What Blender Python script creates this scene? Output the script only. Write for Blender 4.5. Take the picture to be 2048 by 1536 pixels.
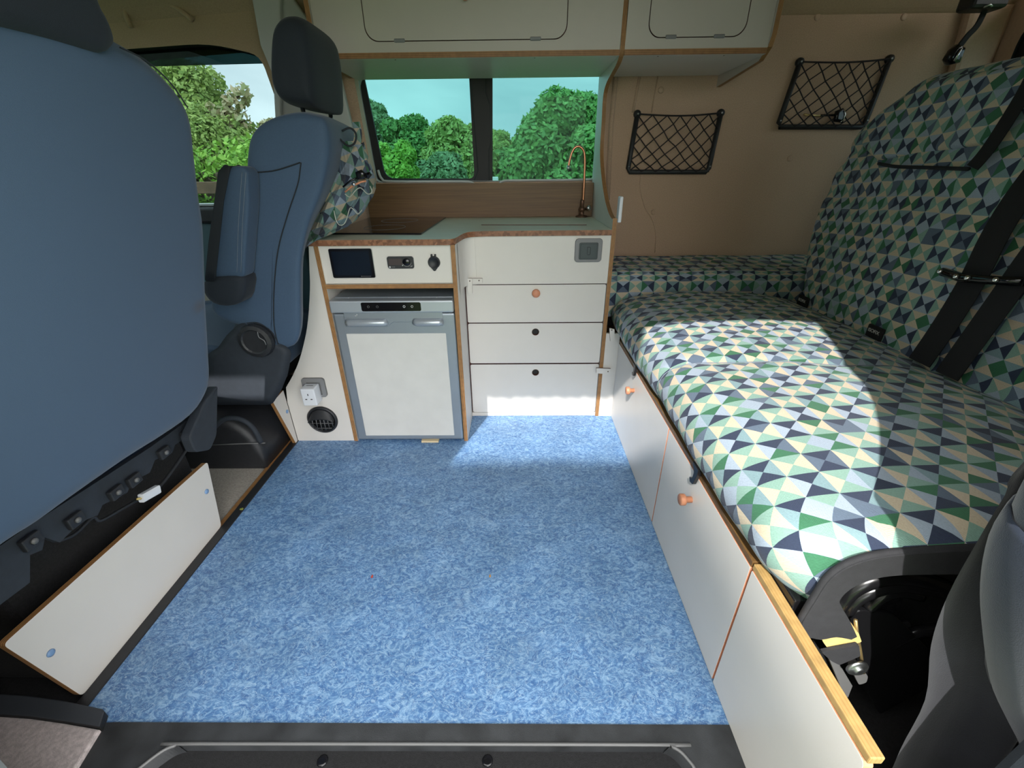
import bpy, bmesh, math, random
import numpy as np
from mathutils import Vector, Matrix
random.seed(7); np.random.seed(7)
for o in list(bpy.data.objects): bpy.data.objects.remove(o)
sc = bpy.context.scene
C = sc.collection

# ------------------------------------------------------------------ camera
CH = 1.10
FPX = 855.42
MR = [[0.9999246897437724, 0.008053434337654503, -0.009260509499471515],
      [-0.004618329907300388, -0.4521800755318898, -0.8919147102278567],
      [-0.011370394438543001, 0.8918903079904745, -0.45210882831788235]]
cam_d = bpy.data.cameras.new('camera'); cam = bpy.data.objects.new('camera', cam_d); C.objects.link(cam)
cam_d.sensor_fit = 'HORIZONTAL'; cam_d.sensor_width = 36; cam_d.lens = 36*FPX/2048; cam_d.clip_start = .02; cam_d.clip_end = 400
cam.matrix_world = Matrix(((MR[0][0], -MR[1][0], -MR[2][0], 0), (MR[0][1], -MR[1][1], -MR[2][1], 0),
                           (MR[0][2], -MR[1][2], -MR[2][2], CH), (0, 0, 0, 1)))
sc.camera = cam

# ------------------------------------------------------------------ world, sun, exposure
SUN_DIR = Vector((.36, 1.0, -.95)).normalized()
sun_d = bpy.data.lights.new('sun', 'SUN'); sun = bpy.data.objects.new('sun', sun_d); C.objects.link(sun)
sun.location = (-3, -8, 8)
sun_d.energy = 1.5; sun_d.angle = math.radians(.8); sun_d.color = (1.0, .97, .93)
sun.rotation_euler = SUN_DIR.to_track_quat('-Z', 'Y').to_euler()
sc.view_settings.view_transform = 'Standard'; sc.view_settings.look = 'None'
sc.view_settings.gamma = 1; sc.view_settings.use_curve_mapping = False
sc.view_settings.exposure = 2.15

w = bpy.data.worlds.new('world'); sc.world = w; w.use_nodes = True
nt = w.node_tree; nt.nodes.clear()
def wn(t, **k):
    n = nt.nodes.new(t)
    for a, b in k.items(): setattr(n, a, b)
    return n
wout = wn('ShaderNodeOutputWorld'); wbg = wn('ShaderNodeBackground'); wtc = wn('ShaderNodeTexCoord')
wno = wn('ShaderNodeTexNoise'); wno.inputs['Scale'].default_value = 2.6; wno.inputs['Detail'].default_value = 5; wno.inputs['Distortion'].default_value = .4
wmap = wn('ShaderNodeMapping'); wmap.inputs['Scale'].default_value = (1, 1, 2.6)
wr = wn('ShaderNodeValToRGB')
wr.color_ramp.elements[0].position = .36; wr.color_ramp.elements[0].color = (.66, .69, .70, 1)
wr.color_ramp.elements[1].position = .66; wr.color_ramp.elements[1].color = (1.0, .985, .96, 1)
wdot = wn('ShaderNodeVectorMath', operation='DOT_PRODUCT'); wdot.inputs[1].default_value = tuple(-SUN_DIR)
wmr = wn('ShaderNodeMapRange'); wmr.inputs[1].default_value = -.2; wmr.inputs[2].default_value = 1; wmr.inputs[3].default_value = .85; wmr.inputs[4].default_value = 1.5
nt.links.new(wtc.outputs['Generated'], wmap.inputs[0]); nt.links.new(wmap.outputs[0], wno.inputs['Vector'])
nt.links.new(wno.outputs[0], wr.inputs[0]); nt.links.new(wr.outputs[0], wbg.inputs[0])
nt.links.new(wtc.outputs['Generated'], wdot.inputs[0]); nt.links.new(wdot.outputs['Value'], wmr.inputs[0]); nt.links.new(wmr.outputs[0], wbg.inputs[1])
nt.links.new(wbg.outputs[0], wout.inputs[0])

# ------------------------------------------------------------------ pixel helpers (a pixel of the photo on a real plane of the van)
def ray(px, py):
    a, b = (px-1024)/FPX, (py-768)/FPX
    return Vector([MR[0][i]*a + MR[1][i]*b + MR[2][i] for i in range(3)])
O = Vector((0, 0, CH))
def onz(px, py, z=0): v = ray(px, py); return O + v*((z-CH)/v.z)
def ony(px, py, y): v = ray(px, py); return O + v*(y/v.y)
def onx(px, py, x): v = ray(px, py); return O + v*(x/v.x)
def onp(px, py, p, n): v = ray(px, py); n = Vector(n); return O + v*((Vector(p)-O).dot(n)/v.dot(n))

# ------------------------------------------------------------------ materials
M = {}
def mat(name, col, rough=.5, metal=0, noise=0, nscale=30, bump=0, bscale=200, spec=.5, sheen=0, coat=0):
    m = bpy.data.materials.new(name); m.use_nodes = True; t = m.node_tree; b = t.nodes['Principled BSDF']
    b.inputs['Base Color'].default_value = (*col, 1); b.inputs['Roughness'].default_value = rough
    b.inputs['Metallic'].default_value = metal; b.inputs['Specular IOR Level'].default_value = spec
    if sheen: b.inputs['Sheen Weight'].default_value = sheen; b.inputs['Sheen Roughness'].default_value = .4
    if coat: b.inputs['Coat Weight'].default_value = coat
    tc = t.nodes.new('ShaderNodeTexCoord')
    if noise:
        n = t.nodes.new('ShaderNodeTexNoise'); n.inputs['Scale'].default_value = nscale; n.inputs['Detail'].default_value = 4
        rp = t.nodes.new('ShaderNodeValToRGB')
        rp.color_ramp.elements[0].position = .3; rp.color_ramp.elements[1].position = .7
        rp.color_ramp.elements[0].color = (*[c*(1-noise) for c in col], 1); rp.color_ramp.elements[1].color = (*[min(1, c*(1+noise)) for c in col], 1)
        t.links.new(tc.outputs['Object'], n.inputs[0]); t.links.new(n.outputs[0], rp.inputs[0]); t.links.new(rp.outputs[0], b.inputs['Base Color'])
    if bump:
        n2 = t.nodes.new('ShaderNodeTexNoise'); n2.inputs['Scale'].default_value = bscale; n2.inputs['Detail'].default_value = 2
        bp = t.nodes.new('ShaderNodeBump'); bp.inputs['Strength'].default_value = bump; bp.inputs['Distance'].default_value = .002
        t.links.new(tc.outputs['Object'], n2.inputs[0]); t.links.new(n2.outputs[0], bp.inputs['Height']); t.links.new(bp.outputs[0], b.inputs['Normal'])
    M[name] = m; return m

def node_mat(name):
    m = bpy.data.materials.new(name); m.use_nodes = True; M[name] = m
    return m, m.node_tree, m.node_tree.nodes['Principled BSDF']

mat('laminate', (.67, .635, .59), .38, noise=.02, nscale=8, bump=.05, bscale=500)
mat('laminate_shaded', (.50, .455, .40), .5, noise=.02, nscale=8)  # white laminate, darkened in colour for the shade on the overhead cabinets
mat('gap', (.10, .035, .03), .7)
mat('carpet_wall', (.54, .375, .262), .95, noise=.12, nscale=260, bump=.6, bscale=700, sheen=.2)
mat('headliner', (.50, .36, .23), .95, noise=.08, nscale=200, bump=.4, bscale=600, sheen=.2)
mat('pillar_plastic', (.55, .38, .27), .7, noise=.05, nscale=100, bump=.2, bscale=500)
mat('white_trim', (.55, .56, .53), .5)
mat('black_rubber', (.012, .012, .013), .6, bump=.2, bscale=300)
mat('black_plastic', (.018, .019, .022), .45, noise=.15, nscale=60, bump=.3, bscale=700)
mat('black_gloss', (.006, .006, .008), .12)
mat('sill_plastic', (.032, .034, .037), .5, noise=.45, nscale=14, bump=.3, bscale=900)
mat('navy_plastic', (.022, .028, .038), .75, noise=.1, nscale=50, bump=.2, bscale=600)
mat('black_carpet', (.012, .012, .013), 1, noise=.3, nscale=150, bump=.8, bscale=500)
mat('rubber_grey', (.045, .050, .060), .7)
mat('grey_carpet', (.58, .50, .49), 1, noise=.2, nscale=120, bump=.8, bscale=500, sheen=.3)
mat('cab_carpet', (.38, .34, .30), 1, noise=.18, nscale=160, bump=.8, bscale=500)
mat('seat_blue', (.043, .078, .135), .75, noise=.06, nscale=300, bump=.25, bscale=1200, sheen=.15)
mat('seat_dark', (.010, .015, .024), .8, noise=.08, nscale=300, bump=.3, bscale=1200, sheen=.1)
mat('seat_black', (.012, .015, .02), .8, bump=.3, bscale=1200)
m, t, b = (lambda m_: (m_, m_.node_tree, m_.node_tree.nodes['Principled BSDF']))(mat('seat_blue_stained', (.065, .108, .180), .78, bump=.25, bscale=1200, sheen=.15))
mat('stitch', (.16, .19, .24), .8)
mat('chrome', (.75, .75, .75), .15, 1)
mat('steel', (.5, .52, .52), .35, 1)
mat('copper', (.60, .27, .15), .22, 1)
mat('copper_dark', (.16, .09, .06), .4, .8)
mat('silver', (.33, .37, .41), .38, .6, noise=.03, nscale=10)
mat('silver_light', (.48, .52, .56), .35, .5)
mat('fridge_white', (.62, .61, .58), .35, noise=.03, nscale=14)
mat('white_plastic', (.72, .74, .78), .35)
mat('grey_plastic', (.13, .13, .13), .45)
mat('grey_plastic_light', (.20, .20, .205), .45)
mat('slate_plastic', (.035, .05, .055), .4)
mat('screen', (.006, .010, .018), .12)
mat('screen_brown', (.06, .045, .045), .3)
mat('mark', (.65, .65, .65), .5)
mat('mark_dim', (.12, .12, .12), .5)
mat('knob_wood', (.58, .24, .13), .45, noise=.12, nscale=60)
mat('cap_blue', (.20, .33, .55), .45)
mat('screw_dark', (.16, .12, .10), .5, .4)
mat('hob_glass', (.005, .005, .006), .06)
mat('strap', (.006, .006, .008), .75, bump=.5, bscale=900)
mat('net_cord', (.015, .010, .012), .8)
mat('curtain_dark', (.014, .015, .021), .85, noise=.25, nscale=9, bump=.3, bscale=700, sheen=.2)
mat('curtain_blue', (.014, .022, .040), .8, noise=.15, nscale=12, bump=.3, bscale=700, sheen=.3)
mat('side_cover', (.020, .020, .023), .85, noise=.15, nscale=60, bump=.4, bscale=900)
mat('mech_black', (.008, .008, .009), .22)
mat('foam', (.62, .47, .17), .8, noise=.1, nscale=60)
mat('brass', (.55, .40, .18), .4, .8)
mat('bark', (.08, .055, .035), .95, noise=.3, nscale=20)
mat('grass', (.07, .13, .03), 1, noise=.4, nscale=2)
mat('timber', (.11, .07, .04), .9, noise=.3, nscale=14)
mat('post_white', (.62, .62, .58), .7)
mat('crumb_red', (.50, .06, .03), .7)
mat('crumb_tan', (.45, .25, .10), .7)
mat('crumb_green', (.25, .28, .06), .7)
mat('door_card', (.40, .41, .36), .6)
mat('door_teal', (.06, .12, .14), .6)
mat('pale_wood', (.68, .55, .34), .6)
mat('stain', (.10, .075, .06), .9)
mat('van_paint', (.16, .17, .18), .3)

def ply(name, axis, c1=(.50, .26, .09), c2=(.20, .075, .03), period=.0042):
    m, t, b = node_mat(name); b.inputs['Roughness'].default_value = .55
    tc = t.nodes.new('ShaderNodeTexCoord'); sp = t.nodes.new('ShaderNodeSeparateXYZ'); t.links.new(tc.outputs['Object'], sp.inputs[0])
    mu = t.nodes.new('ShaderNodeMath'); mu.operation = 'MULTIPLY'; mu.inputs[1].default_value = 1/period
    fr = t.nodes.new('ShaderNodeMath'); fr.operation = 'FRACT'
    rp = t.nodes.new('ShaderNodeValToRGB'); e = rp.color_ramp.elements
    e[0].position = .0; e[0].color = (*c1, 1); e[1].position = .55; e[1].color = (*c1, 1)
    x = rp.color_ramp.elements.new(.68); x.color = (*c2, 1); x = rp.color_ramp.elements.new(.92); x.color = (*c2, 1); x = rp.color_ramp.elements.new(1); x.color = (*c1, 1)
    no = t.nodes.new('ShaderNodeTexNoise'); no.inputs['Scale'].default_value = 60; mx = t.nodes.new('ShaderNodeMixRGB'); mx.blend_type = 'MULTIPLY'; mx.inputs[0].default_value = .5
    t.links.new(tc.outputs['Object'], no.inputs[0]); t.links.new(sp.outputs[axis], mu.inputs[0]); t.links.new(mu.outputs[0], fr.inputs[0]); t.links.new(fr.outputs[0], rp.inputs[0])
    t.links.new(rp.outputs[0], mx.inputs[1]); t.links.new(no.outputs[0], mx.inputs[2]); t.links.new(mx.outputs[0], b.inputs['Base Color'])
ply('ply_x', 0); ply('ply_y', 1); ply('ply_z', 2)
ply('ply_bench', 0, (.52, .33, .12), (.45, .27, .09), .006)
ply('overhead_ply', 2, (.42, .21, .08), (.24, .11, .04), .0055)

def wood(name, c1, c2, scale=(1, 12, 40), rough=.5):
    m, t, b = node_mat(name); b.inputs['Roughness'].default_value = rough
    tc = t.nodes.new('ShaderNodeTexCoord'); mp = t.nodes.new('ShaderNodeMapping'); mp.inputs['Scale'].default_value = scale
    no = t.nodes.new('ShaderNodeTexNoise'); no.inputs['Scale'].default_value = 3; no.inputs['Detail'].default_value = 6; no.inputs['Distortion'].default_value = .6
    rp = t.nodes.new('ShaderNodeValToRGB'); rp.color_ramp.elements[0].position = .35; rp.color_ramp.elements[1].position = .65
    rp.color_ramp.elements[0].color = (*c1, 1); rp.color_ramp.elements[1].color = (*c2, 1)
    t.links.new(tc.outputs['Object'], mp.inputs[0]); t.links.new(mp.outputs[0], no.inputs[0]); t.links.new(no.outputs[0], rp.inputs[0]); t.links.new(rp.outputs[0], b.inputs['Base Color'])
wood('splash_wood', (.115, .058, .018), (.17, .090, .028), (1, 12, 45))
wood('worktop_top', (.50, .47, .36), (.60, .58, .47), (2, 40, 10), .35)
# laminated bamboo edge: short blocks of slightly different brown
m, t, b = node_mat('worktop_edge'); b.inputs['Roughness'].default_value = .5
tc = t.nodes.new('ShaderNodeTexCoord'); mp = t.nodes.new('ShaderNodeMapping'); mp.inputs['Scale'].default_value = (90, 30, 90)
vo = t.nodes.new('ShaderNodeTexVoronoi'); vo.inputs['Scale'].default_value = 1; vo.distance = 'CHEBYCHEV'
rp = t.nodes.new('ShaderNodeValToRGB'); rp.color_ramp.elements[0].color = (.12, .045, .02, 1); rp.color_ramp.elements[1].color = (.34, .15, .075, 1)
t.links.new(tc.outputs['Object'], mp.inputs[0]); t.links.new(mp.outputs[0], vo.inputs[0]); t.links.new(vo.outputs['Color'], rp.inputs[0]); t.links.new(rp.outputs[0], b.inputs['Base Color'])

# marbled blue linoleum
m, t, b = node_mat('linoleum'); b.inputs['Roughness'].default_value = .42
tc = t.nodes.new('ShaderNodeTexCoord'); mp = t.nodes.new('ShaderNodeMapping'); mp.inputs['Scale'].default_value = (1.25, 1.7, 1)
t.links.new(tc.outputs['Object'], mp.inputs[0])
def nz(scale, det, dist, rough=.5):
    n = t.nodes.new('ShaderNodeTexNoise'); n.inputs['Scale'].default_value = scale; n.inputs['Detail'].default_value = det; n.inputs['Distortion'].default_value = dist
    n.inputs['Roughness'].default_value = rough; t.links.new(mp.outputs[0], n.inputs[0]); return n
def rmp(n, stops):
    rp = t.nodes.new('ShaderNodeValToRGB'); e = rp.color_ramp.elements
    while len(e) < len(stops): e.new(.5)
    for k, (p, c) in enumerate(stops): e[k].position = p; e[k].color = (*c, 1)
    t.links.new(n.outputs[0], rp.inputs[0]); return rp
a1 = rmp(nz(26, 5, 2.6, .62), [(.36, (.055, .14, .33)), (.46, (.09, .205, .42)), (.53, (.125, .26, .48)), (.62, (.23, .39, .60))])
a2 = rmp(nz(20, 3, 4.0, .55), [(.50, (0, 0, 0)), (.515, (1, 1, 1)), (.53, (1, 1, 1)), (.545, (0, 0, 0))])
a3 = rmp(nz(7, 5, 1.0, .7), [(.56, (0, 0, 0)), (.75, (1, 1, 1))])
a4 = rmp(nz(5, 3, .3), [(.3, (.86, .86, .86)), (.7, (1.1, 1.1, 1.1))])
mx = t.nodes.new('ShaderNodeMixRGB'); mx.inputs[2].default_value = (.40, .55, .70, 1); t.links.new(a1.outputs[0], mx.inputs[1])
mm = t.nodes.new('ShaderNodeMath'); mm.operation = 'MULTIPLY'; mm.inputs[1].default_value = .75; t.links.new(a2.outputs[0], mm.inputs[0]); t.links.new(mm.outputs[0], mx.inputs[0])
mx2 = t.nodes.new('ShaderNodeMixRGB'); mx2.inputs[2].default_value = (.40, .56, .72, 1); t.links.new(mx.outputs[0], mx2.inputs[1])
mm2 = t.nodes.new('ShaderNodeMath'); mm2.operation = 'MULTIPLY'; mm2.inputs[1].default_value = .35; t.links.new(a3.outputs[0], mm2.inputs[0]); t.links.new(mm2.outputs[0], mx2.inputs[0])
mx3 = t.nodes.new('ShaderNodeMixRGB'); mx3.blend_type = 'MULTIPLY'; mx3.inputs[0].default_value = 1; t.links.new(mx2.outputs[0], mx3.inputs[1]); t.links.new(a4.outputs[0], mx3.inputs[2])
t.links.new(mx3.outputs[0], b.inputs['Base Color'])

# woven triangle upholstery, driven by the UV map (1 unit = one square of four triangles)
def triangle_fabric(name, shade_mul=1.0):
    m, t, b = node_mat(name); b.inputs['Roughness'].default_value = .85; b.inputs['Sheen Weight'].default_value = .1
    L = t.links.new
    uv = t.nodes.new('ShaderNodeUVMap'); sp = t.nodes.new('ShaderNodeSeparateXYZ'); L(uv.outputs[0], sp.inputs[0])
    def ma(op, a, bb=None):
        n = t.nodes.new('ShaderNodeMath'); n.operation = op
        for k, v in enumerate((a, bb)):
            if v is None: continue
            if isinstance(v, (int, float)): n.inputs[k].default_value = v
            else: L(v, n.inputs[k])
        return n.outputs[0]
    u, v = sp.outputs[0], sp.outputs[1]
    iu, iv = ma('FLOOR', u), ma('FLOOR', v)
    fu, fv = ma('SUBTRACT', ma('FRACT', u), .5), ma('SUBTRACT', ma('FRACT', v), .5)
    lr = ma('GREATER_THAN', ma('ABSOLUTE', fv), ma('ABSOLUTE', fu))
    sgu, sgv = ma('GREATER_THAN', fu, 0), ma('GREATER_THAN', fv, 0)
    chk = ma('ABSOLUTE', ma('MODULO', ma('ADD', iu, iv), 2))
    chk = ma('GREATER_THAN', chk, .5)
    k = ma('ADD', ma('MULTIPLY', lr, 2), ma('ADD', ma('MULTIPLY', lr, sgv), ma('MULTIPLY', ma('SUBTRACT', 1, lr), sgu)))
    cb = t.nodes.new('ShaderNodeCombineXYZ'); L(iu, cb.inputs[0]); L(iv, cb.inputs[1]); L(k, cb.inputs[2])
    wnz = t.nodes.new('ShaderNodeTexWhiteNoise'); wnz.noise_dimensions = '3D'; L(cb.outputs[0], wnz.inputs[0])
    cream, mint, green, navy, slate, lblue, teal = (.58, .49, .36), (.22, .37, .31), (.035, .15, .075), (.022, .034, .07), (.10, .14, .20), (.33, .40, .49), (.20, .31, .34)
    def ramp(stops):
        rp = t.nodes.new('ShaderNodeValToRGB'); rp.color_ramp.interpolation = 'CONSTANT'; e = rp.color_ramp.elements
        while len(e) < len(stops): e.new(.5)
        for q, (p, c) in enumerate(stops): e[q].position = p; e[q].color = (*[x*shade_mul for x in c], 1)
        L(wnz.outputs[0], rp.inputs[0]); return rp.outputs[0]
    def mix(f, a, bb):
        n = t.nodes.new('ShaderNodeMixRGB'); L(f, n.inputs[0]); L(a, n.inputs[1]); L(bb, n.inputs[2]); return n.outputs[0]
    A = mix(lr, ramp([(0, mint), (.70, slate), (.85, green)]), ramp([(0, cream), (.88, lblue)]))
    B = mix(lr, ramp([(0, navy), (.62, green), (.86, slate)]), ramp([(0, lblue), (.35, teal), (.7, slate), (.85, lblue)]))
    col = mix(chk, A, B)
    no = t.nodes.new('ShaderNodeTexNoise'); no.inputs['Scale'].default_value = 18; no.inputs['Detail'].default_value = 3; L(uv.outputs[0], no.inputs[0])
    n2 = t.nodes.new('ShaderNodeMixRGB'); n2.blend_type = 'OVERLAY'; n2.inputs[0].default_value = .22; L(col, n2.inputs[1]); L(no.outputs[0], n2.inputs[2])
    L(n2.outputs[0], b.inputs['Base Color'])
    wv = t.nodes.new('ShaderNodeTexWave'); wv.inputs['Scale'].default_value = 9; wv.inputs['Distortion'].default_value = .5; wv.bands_direction = 'DIAGONAL'; L(uv.outputs[0], wv.inputs[0])
    bp = t.nodes.new('ShaderNodeBump'); bp.inputs['Strength'].default_value = .35; bp.inputs['Distance'].default_value = .002; L(wv.outputs[0], bp.inputs['Height']); L(bp.outputs[0], b.inputs['Normal'])
triangle_fabric('fabric_triangles'); triangle_fabric('fabric_bag', .6)  # bag copy of the fabric has the shade it hangs in put into its colour

def glass(name, tint, refl=.08):
    m = bpy.data.materials.new(name); m.use_nodes = True; t = m.node_tree; t.nodes.clear()
    o = t.nodes.new('ShaderNodeOutputMaterial'); tr = t.nodes.new('ShaderNodeBsdfTransparent'); gl = t.nodes.new('ShaderNodeBsdfGlossy'); mx = t.nodes.new('ShaderNodeMixShader')
    tr.inputs[0].default_value = (*tint, 1); gl.inputs['Roughness'].default_value = .02; mx.inputs[0].default_value = refl
    t.links.new(tr.outputs[0], mx.inputs[1]); t.links.new(gl.outputs[0], mx.inputs[2]); t.links.new(mx.outputs[0], o.inputs[0]); M[name] = m
glass('glass_tint', (.30, .475, .48), .004)
glass('glass_cab', (.44, .52, .54), .02)
glass('glass_band', (.10, .17, .17), .05)

def leafmat(name, c1, c2):
    m, t, b = node_mat(name); b.inputs['Roughness'].default_value = .6
    at = t.nodes.new('ShaderNodeTexCoord'); no = t.nodes.new('ShaderNodeTexWhiteNoise'); ge = t.nodes.new('ShaderNodeNewGeometry')
    rp = t.nodes.new('ShaderNodeValToRGB'); rp.color_ramp.elements[0].color = (*c1, 1); rp.color_ramp.elements[1].color = (*c2, 1)
    t.links.new(ge.outputs['Random Per Island'], rp.inputs[0]); t.links.new(rp.outputs[0], b.inputs['Base Color'])
    tl = t.nodes.new('ShaderNodeBsdfTranslucent'); mx = t.nodes.new('ShaderNodeMixShader'); mx.inputs[0].default_value = .3
    t.links.new(rp.outputs[0], tl.inputs[0]); o = t.nodes['Material Output']; t.links.new(b.outputs[0], mx.inputs[1]); t.links.new(tl.outputs[0], mx.inputs[2]); t.links.new(mx.outputs[0], o.inputs[0])
leafmat('leaf_green', (.10, .24, .05), (.26, .46, .12))
leafmat('leaf_dark', (.08, .20, .04), (.18, .36, .09))
leafmat('leaf_yellow', (.17, .27, .05), (.46, .56, .16))
leafmat('leaf_lime', (.14, .33, .03), (.38, .62, .10))
leafmat('leaf_greygreen', (.12, .22, .09), (.30, .42, .20))
leafmat('leaf_pink', (.30, .35, .14), (.60, .46, .30))

# ------------------------------------------------------------------ mesh helpers
def link_mesh(name, me, mats, parent=None, smooth=False, label=None):
    o = bpy.data.objects.new(name, me); C.objects.link(o)
    for mm_ in (mats if isinstance(mats, (list, tuple)) else [mats]): me.materials.append(M[mm_])
    if smooth:
        for p in me.polygons: p.use_smooth = True
    if parent is not None:
        o.parent = parent; loc = Vector(parent.location); q = parent.parent
        while q is not None: loc += q.location; q = q.parent
        o.location = -loc
    if label: o['label'] = label
    return o
def fin(name, bm, mats, parent=None, smooth=False, label=None, recalc=True):
    if recalc: bmesh.ops.recalc_face_normals(bm, faces=bm.faces)
    me = bpy.data.meshes.new(name); bm.to_mesh(me); bm.free()
    return link_mesh(name, me, mats, parent, smooth, label)
def thing(name, loc, label, cat, group=None):
    o = bpy.data.objects.new(name, None); C.objects.link(o); o.location = loc; o.empty_display_size = .05
    o['label'] = label; o['category'] = cat
    if group: o['group'] = group
    return o
def tag(o, label, cat, group=None):
    o['label'] = label; o['category'] = cat
    if group: o['group'] = group
    return o
def struct(o): o['kind'] = 'structure'; return o

def box_bm(x0, x1, y0, y1, z0, z1, bev=0, seg=2, bm=None):
    bm2 = bmesh.new(); g = bmesh.ops.create_cube(bm2, size=1)
    for v in bm2.verts: v.co = Vector(((x0+x1)/2+v.co.x*(x1-x0), (y0+y1)/2+v.co.y*(y1-y0), (z0+z1)/2+v.co.z*(z1-z0)))
    if bev: bmesh.ops.bevel(bm2, geom=bm2.edges[:], offset=bev, segments=seg, affect='EDGES', profile=.5)
    if bm is None: return bm2
    me = bpy.data.meshes.new('tmp'); bm2.to_mesh(me); bm2.free(); bm.from_mesh(me); bpy.data.meshes.remove(me); return bm
def box(name, x0, x1, y0, y1, z0, z1, m_, parent=None, bev=.002, label=None, seg=2):
    return fin(name, box_bm(min(x0, x1), max(x0, x1), min(y0, y1), max(y0, y1), min(z0, z1), max(z0, z1), bev, seg), m_, parent, label=label)
def to3(p, axis, pos):
    a, b_ = p
    return Vector((pos, a, b_)) if axis == 'x' else Vector((a, pos, b_)) if axis == 'y' else Vector((a, b_, pos))
AV = {'x': Vector((1, 0, 0)), 'y': Vector((0, 1, 0)), 'z': Vector((0, 0, 1))}
def plate(name, outline, axis, pos, thick, mats, parent=None, holes=(), bev=0, label=None, smooth_side=False, fn=None):
    """flat board: outline (2D) on plane axis=pos, extruded by thick along +axis; side faces take the second material"""
    bm = bmesh.new(); edges = []
    for loop in [outline]+list(holes):
        vs = [bm.verts.new(to3(p, axis, pos)) for p in loop]
        edges += [bm.edges.new((vs[i], vs[(i+1) % len(vs)])) for i in range(len(vs))]
    bmesh.ops.triangle_fill(bm, use_beauty=True, use_dissolve=False, edges=edges)
    faces = bm.faces[:]
    if not holes:
        r_ = bmesh.ops.dissolve_faces(bm, faces=faces); faces = r_['region']
    ex = bmesh.ops.extrude_face_region(bm, geom=faces)
    bmesh.ops.translate(bm, vec=AV[axis]*thick, verts=[e for e in ex['geom'] if isinstance(e, bmesh.types.BMVert)])
    bm.normal_update()
    bmesh.ops.recalc_face_normals(bm, faces=bm.faces)
    bm.normal_update()
    if bev and not holes:
        ed = [e for e in bm.edges if len(e.link_faces) == 2 and (abs(e.link_faces[0].normal.dot(AV[axis])) > .9) != (abs(e.link_faces[1].normal.dot(AV[axis])) > .9)]
        bmesh.ops.bevel(bm, geom=ed, offset=bev, segments=2, affect='EDGES', profile=.5); bm.normal_update()
    if isinstance(mats, (list, tuple)) and len(mats) > 1:
        for fc in bm.faces: fc.material_index = 0 if abs(fc.normal.dot(AV[axis])) > .5 else 1
    if fn:
        for v in bm.verts: v.co = fn(v.co)
    return fin(name, bm, mats, parent, label=label, recalc=False)
def rr(a0, a1, b0, b1, r_, n=6):
    a0, a1 = min(a0, a1), max(a0, a1); b0, b1 = min(b0, b1), max(b0, b1)
    out = []
    for cx, cy, s in ((a1-r_, b1-r_, 0), (a0+r_, b1-r_, 90), (a0+r_, b0+r_, 180), (a1-r_, b0+r_, 270)):
        for k in range(n+1):
            t_ = math.radians(s+90*k/n); out.append((cx+r_*math.cos(t_), cy+r_*math.sin(t_)))
    return out
def rpoly(pts, r_, n=4):
    """round the corners of a polygon"""
    out = []; N = len(pts)
    for i in range(N):
        p0, p1, p2 = Vector(pts[i-1]), Vector(pts[i]), Vector(pts[(i+1) % N])
        rad = r_[i] if isinstance(r_, (list, tuple)) else r_
        a = (p0-p1); b_ = (p2-p1); ra = min(rad, a.length*.45, b_.length*.45)
        if ra <= 1e-5: out.append(tuple(p1)); continue
        A_ = p1+a.normalized()*ra; B_ = p1+b_.normalized()*ra
        for k in range(n+1):
            s = k/n; q = A_*(1-s)**2+p1*2*s*(1-s)+B_*s*s; out.append(tuple(q))
    return out
def circ(ca, cb, r_, n=24): return [(ca+r_*math.cos(2*math.pi*k/n), cb+r_*math.sin(2*math.pi*k/n)) for k in range(n)]
def spline(pts, n=6, closed=False):
    P = [Vector(p) for p in pts]; N = len(P); out = []
    rng = range(N) if closed else range(N-1)
    for i in rng:
        p0 = P[(i-1) % N] if closed else P[max(i-1, 0)]; p1 = P[i]; p2 = P[(i+1) % N] if closed else P[i+1]; p3 = P[(i+2) % N] if closed else P[min(i+2, N-1)]
        for k in range(n):
            s = k/n
            out.append(.5*((2*p1)+(p2-p0)*s+(2*p0-5*p1+4*p2-p3)*s*s+(3*p1-p0-3*p2+p3)*s**3))
    if not closed: out.append(P[-1])
    return out
def tube_bm(pts, r_, sides=8, bm=None, caps=True, flat=None, up=None):
    """tube through 3D points; flat=(w,h) gives a strap-like section"""
    bm = bm or bmesh.new(); P = [Vector(p) for p in pts]; n = len(P); rings = []
    T = [(P[min(i+1, n-1)]-P[max(i-1, 0)]).normalized() for i in range(n)]
    N = Vector(up) if up else (Vector((0, 0, 1)) if abs(T[0].z) < .9 else Vector((1, 0, 0)))
    for i in range(n):
        base = Vector(up) if up else N
        N = (base-T[i]*base.dot(T[i])).normalized(); B = T[i].cross(N)
        rad = r_[i] if isinstance(r_, (list, tuple)) else r_
        ring = []
        for k in range(sides):
            a = 2*math.pi*(k+.5)/sides
            if flat:
                c_, s_ = math.cos(a), math.sin(a); e = .35
                off = B*(flat[0]/2)*math.copysign(abs(c_)**e, c_)+N*(flat[1]/2)*math.copysign(abs(s_)**e, s_)
            else: off = B*math.cos(a)*rad+N*math.sin(a)*rad
            ring.append(bm.verts.new(P[i]+off))
        rings.append(ring)
    for i in range(n-1):
        for k in range(sides): bm.faces.new((rings[i][k], rings[i][(k+1) % sides], rings[i+1][(k+1) % sides], rings[i+1][k]))
    if caps: bm.faces.new(rings[0][::-1]); bm.faces.new(rings[-1])
    return bm
def tube(name, pts, r_, m_, parent=None, sides=8, flat=None, up=None, label=None):
    return fin(name, tube_bm(pts, r_, sides, flat=flat, up=up), m_, parent, smooth=flat is None, label=label)
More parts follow.
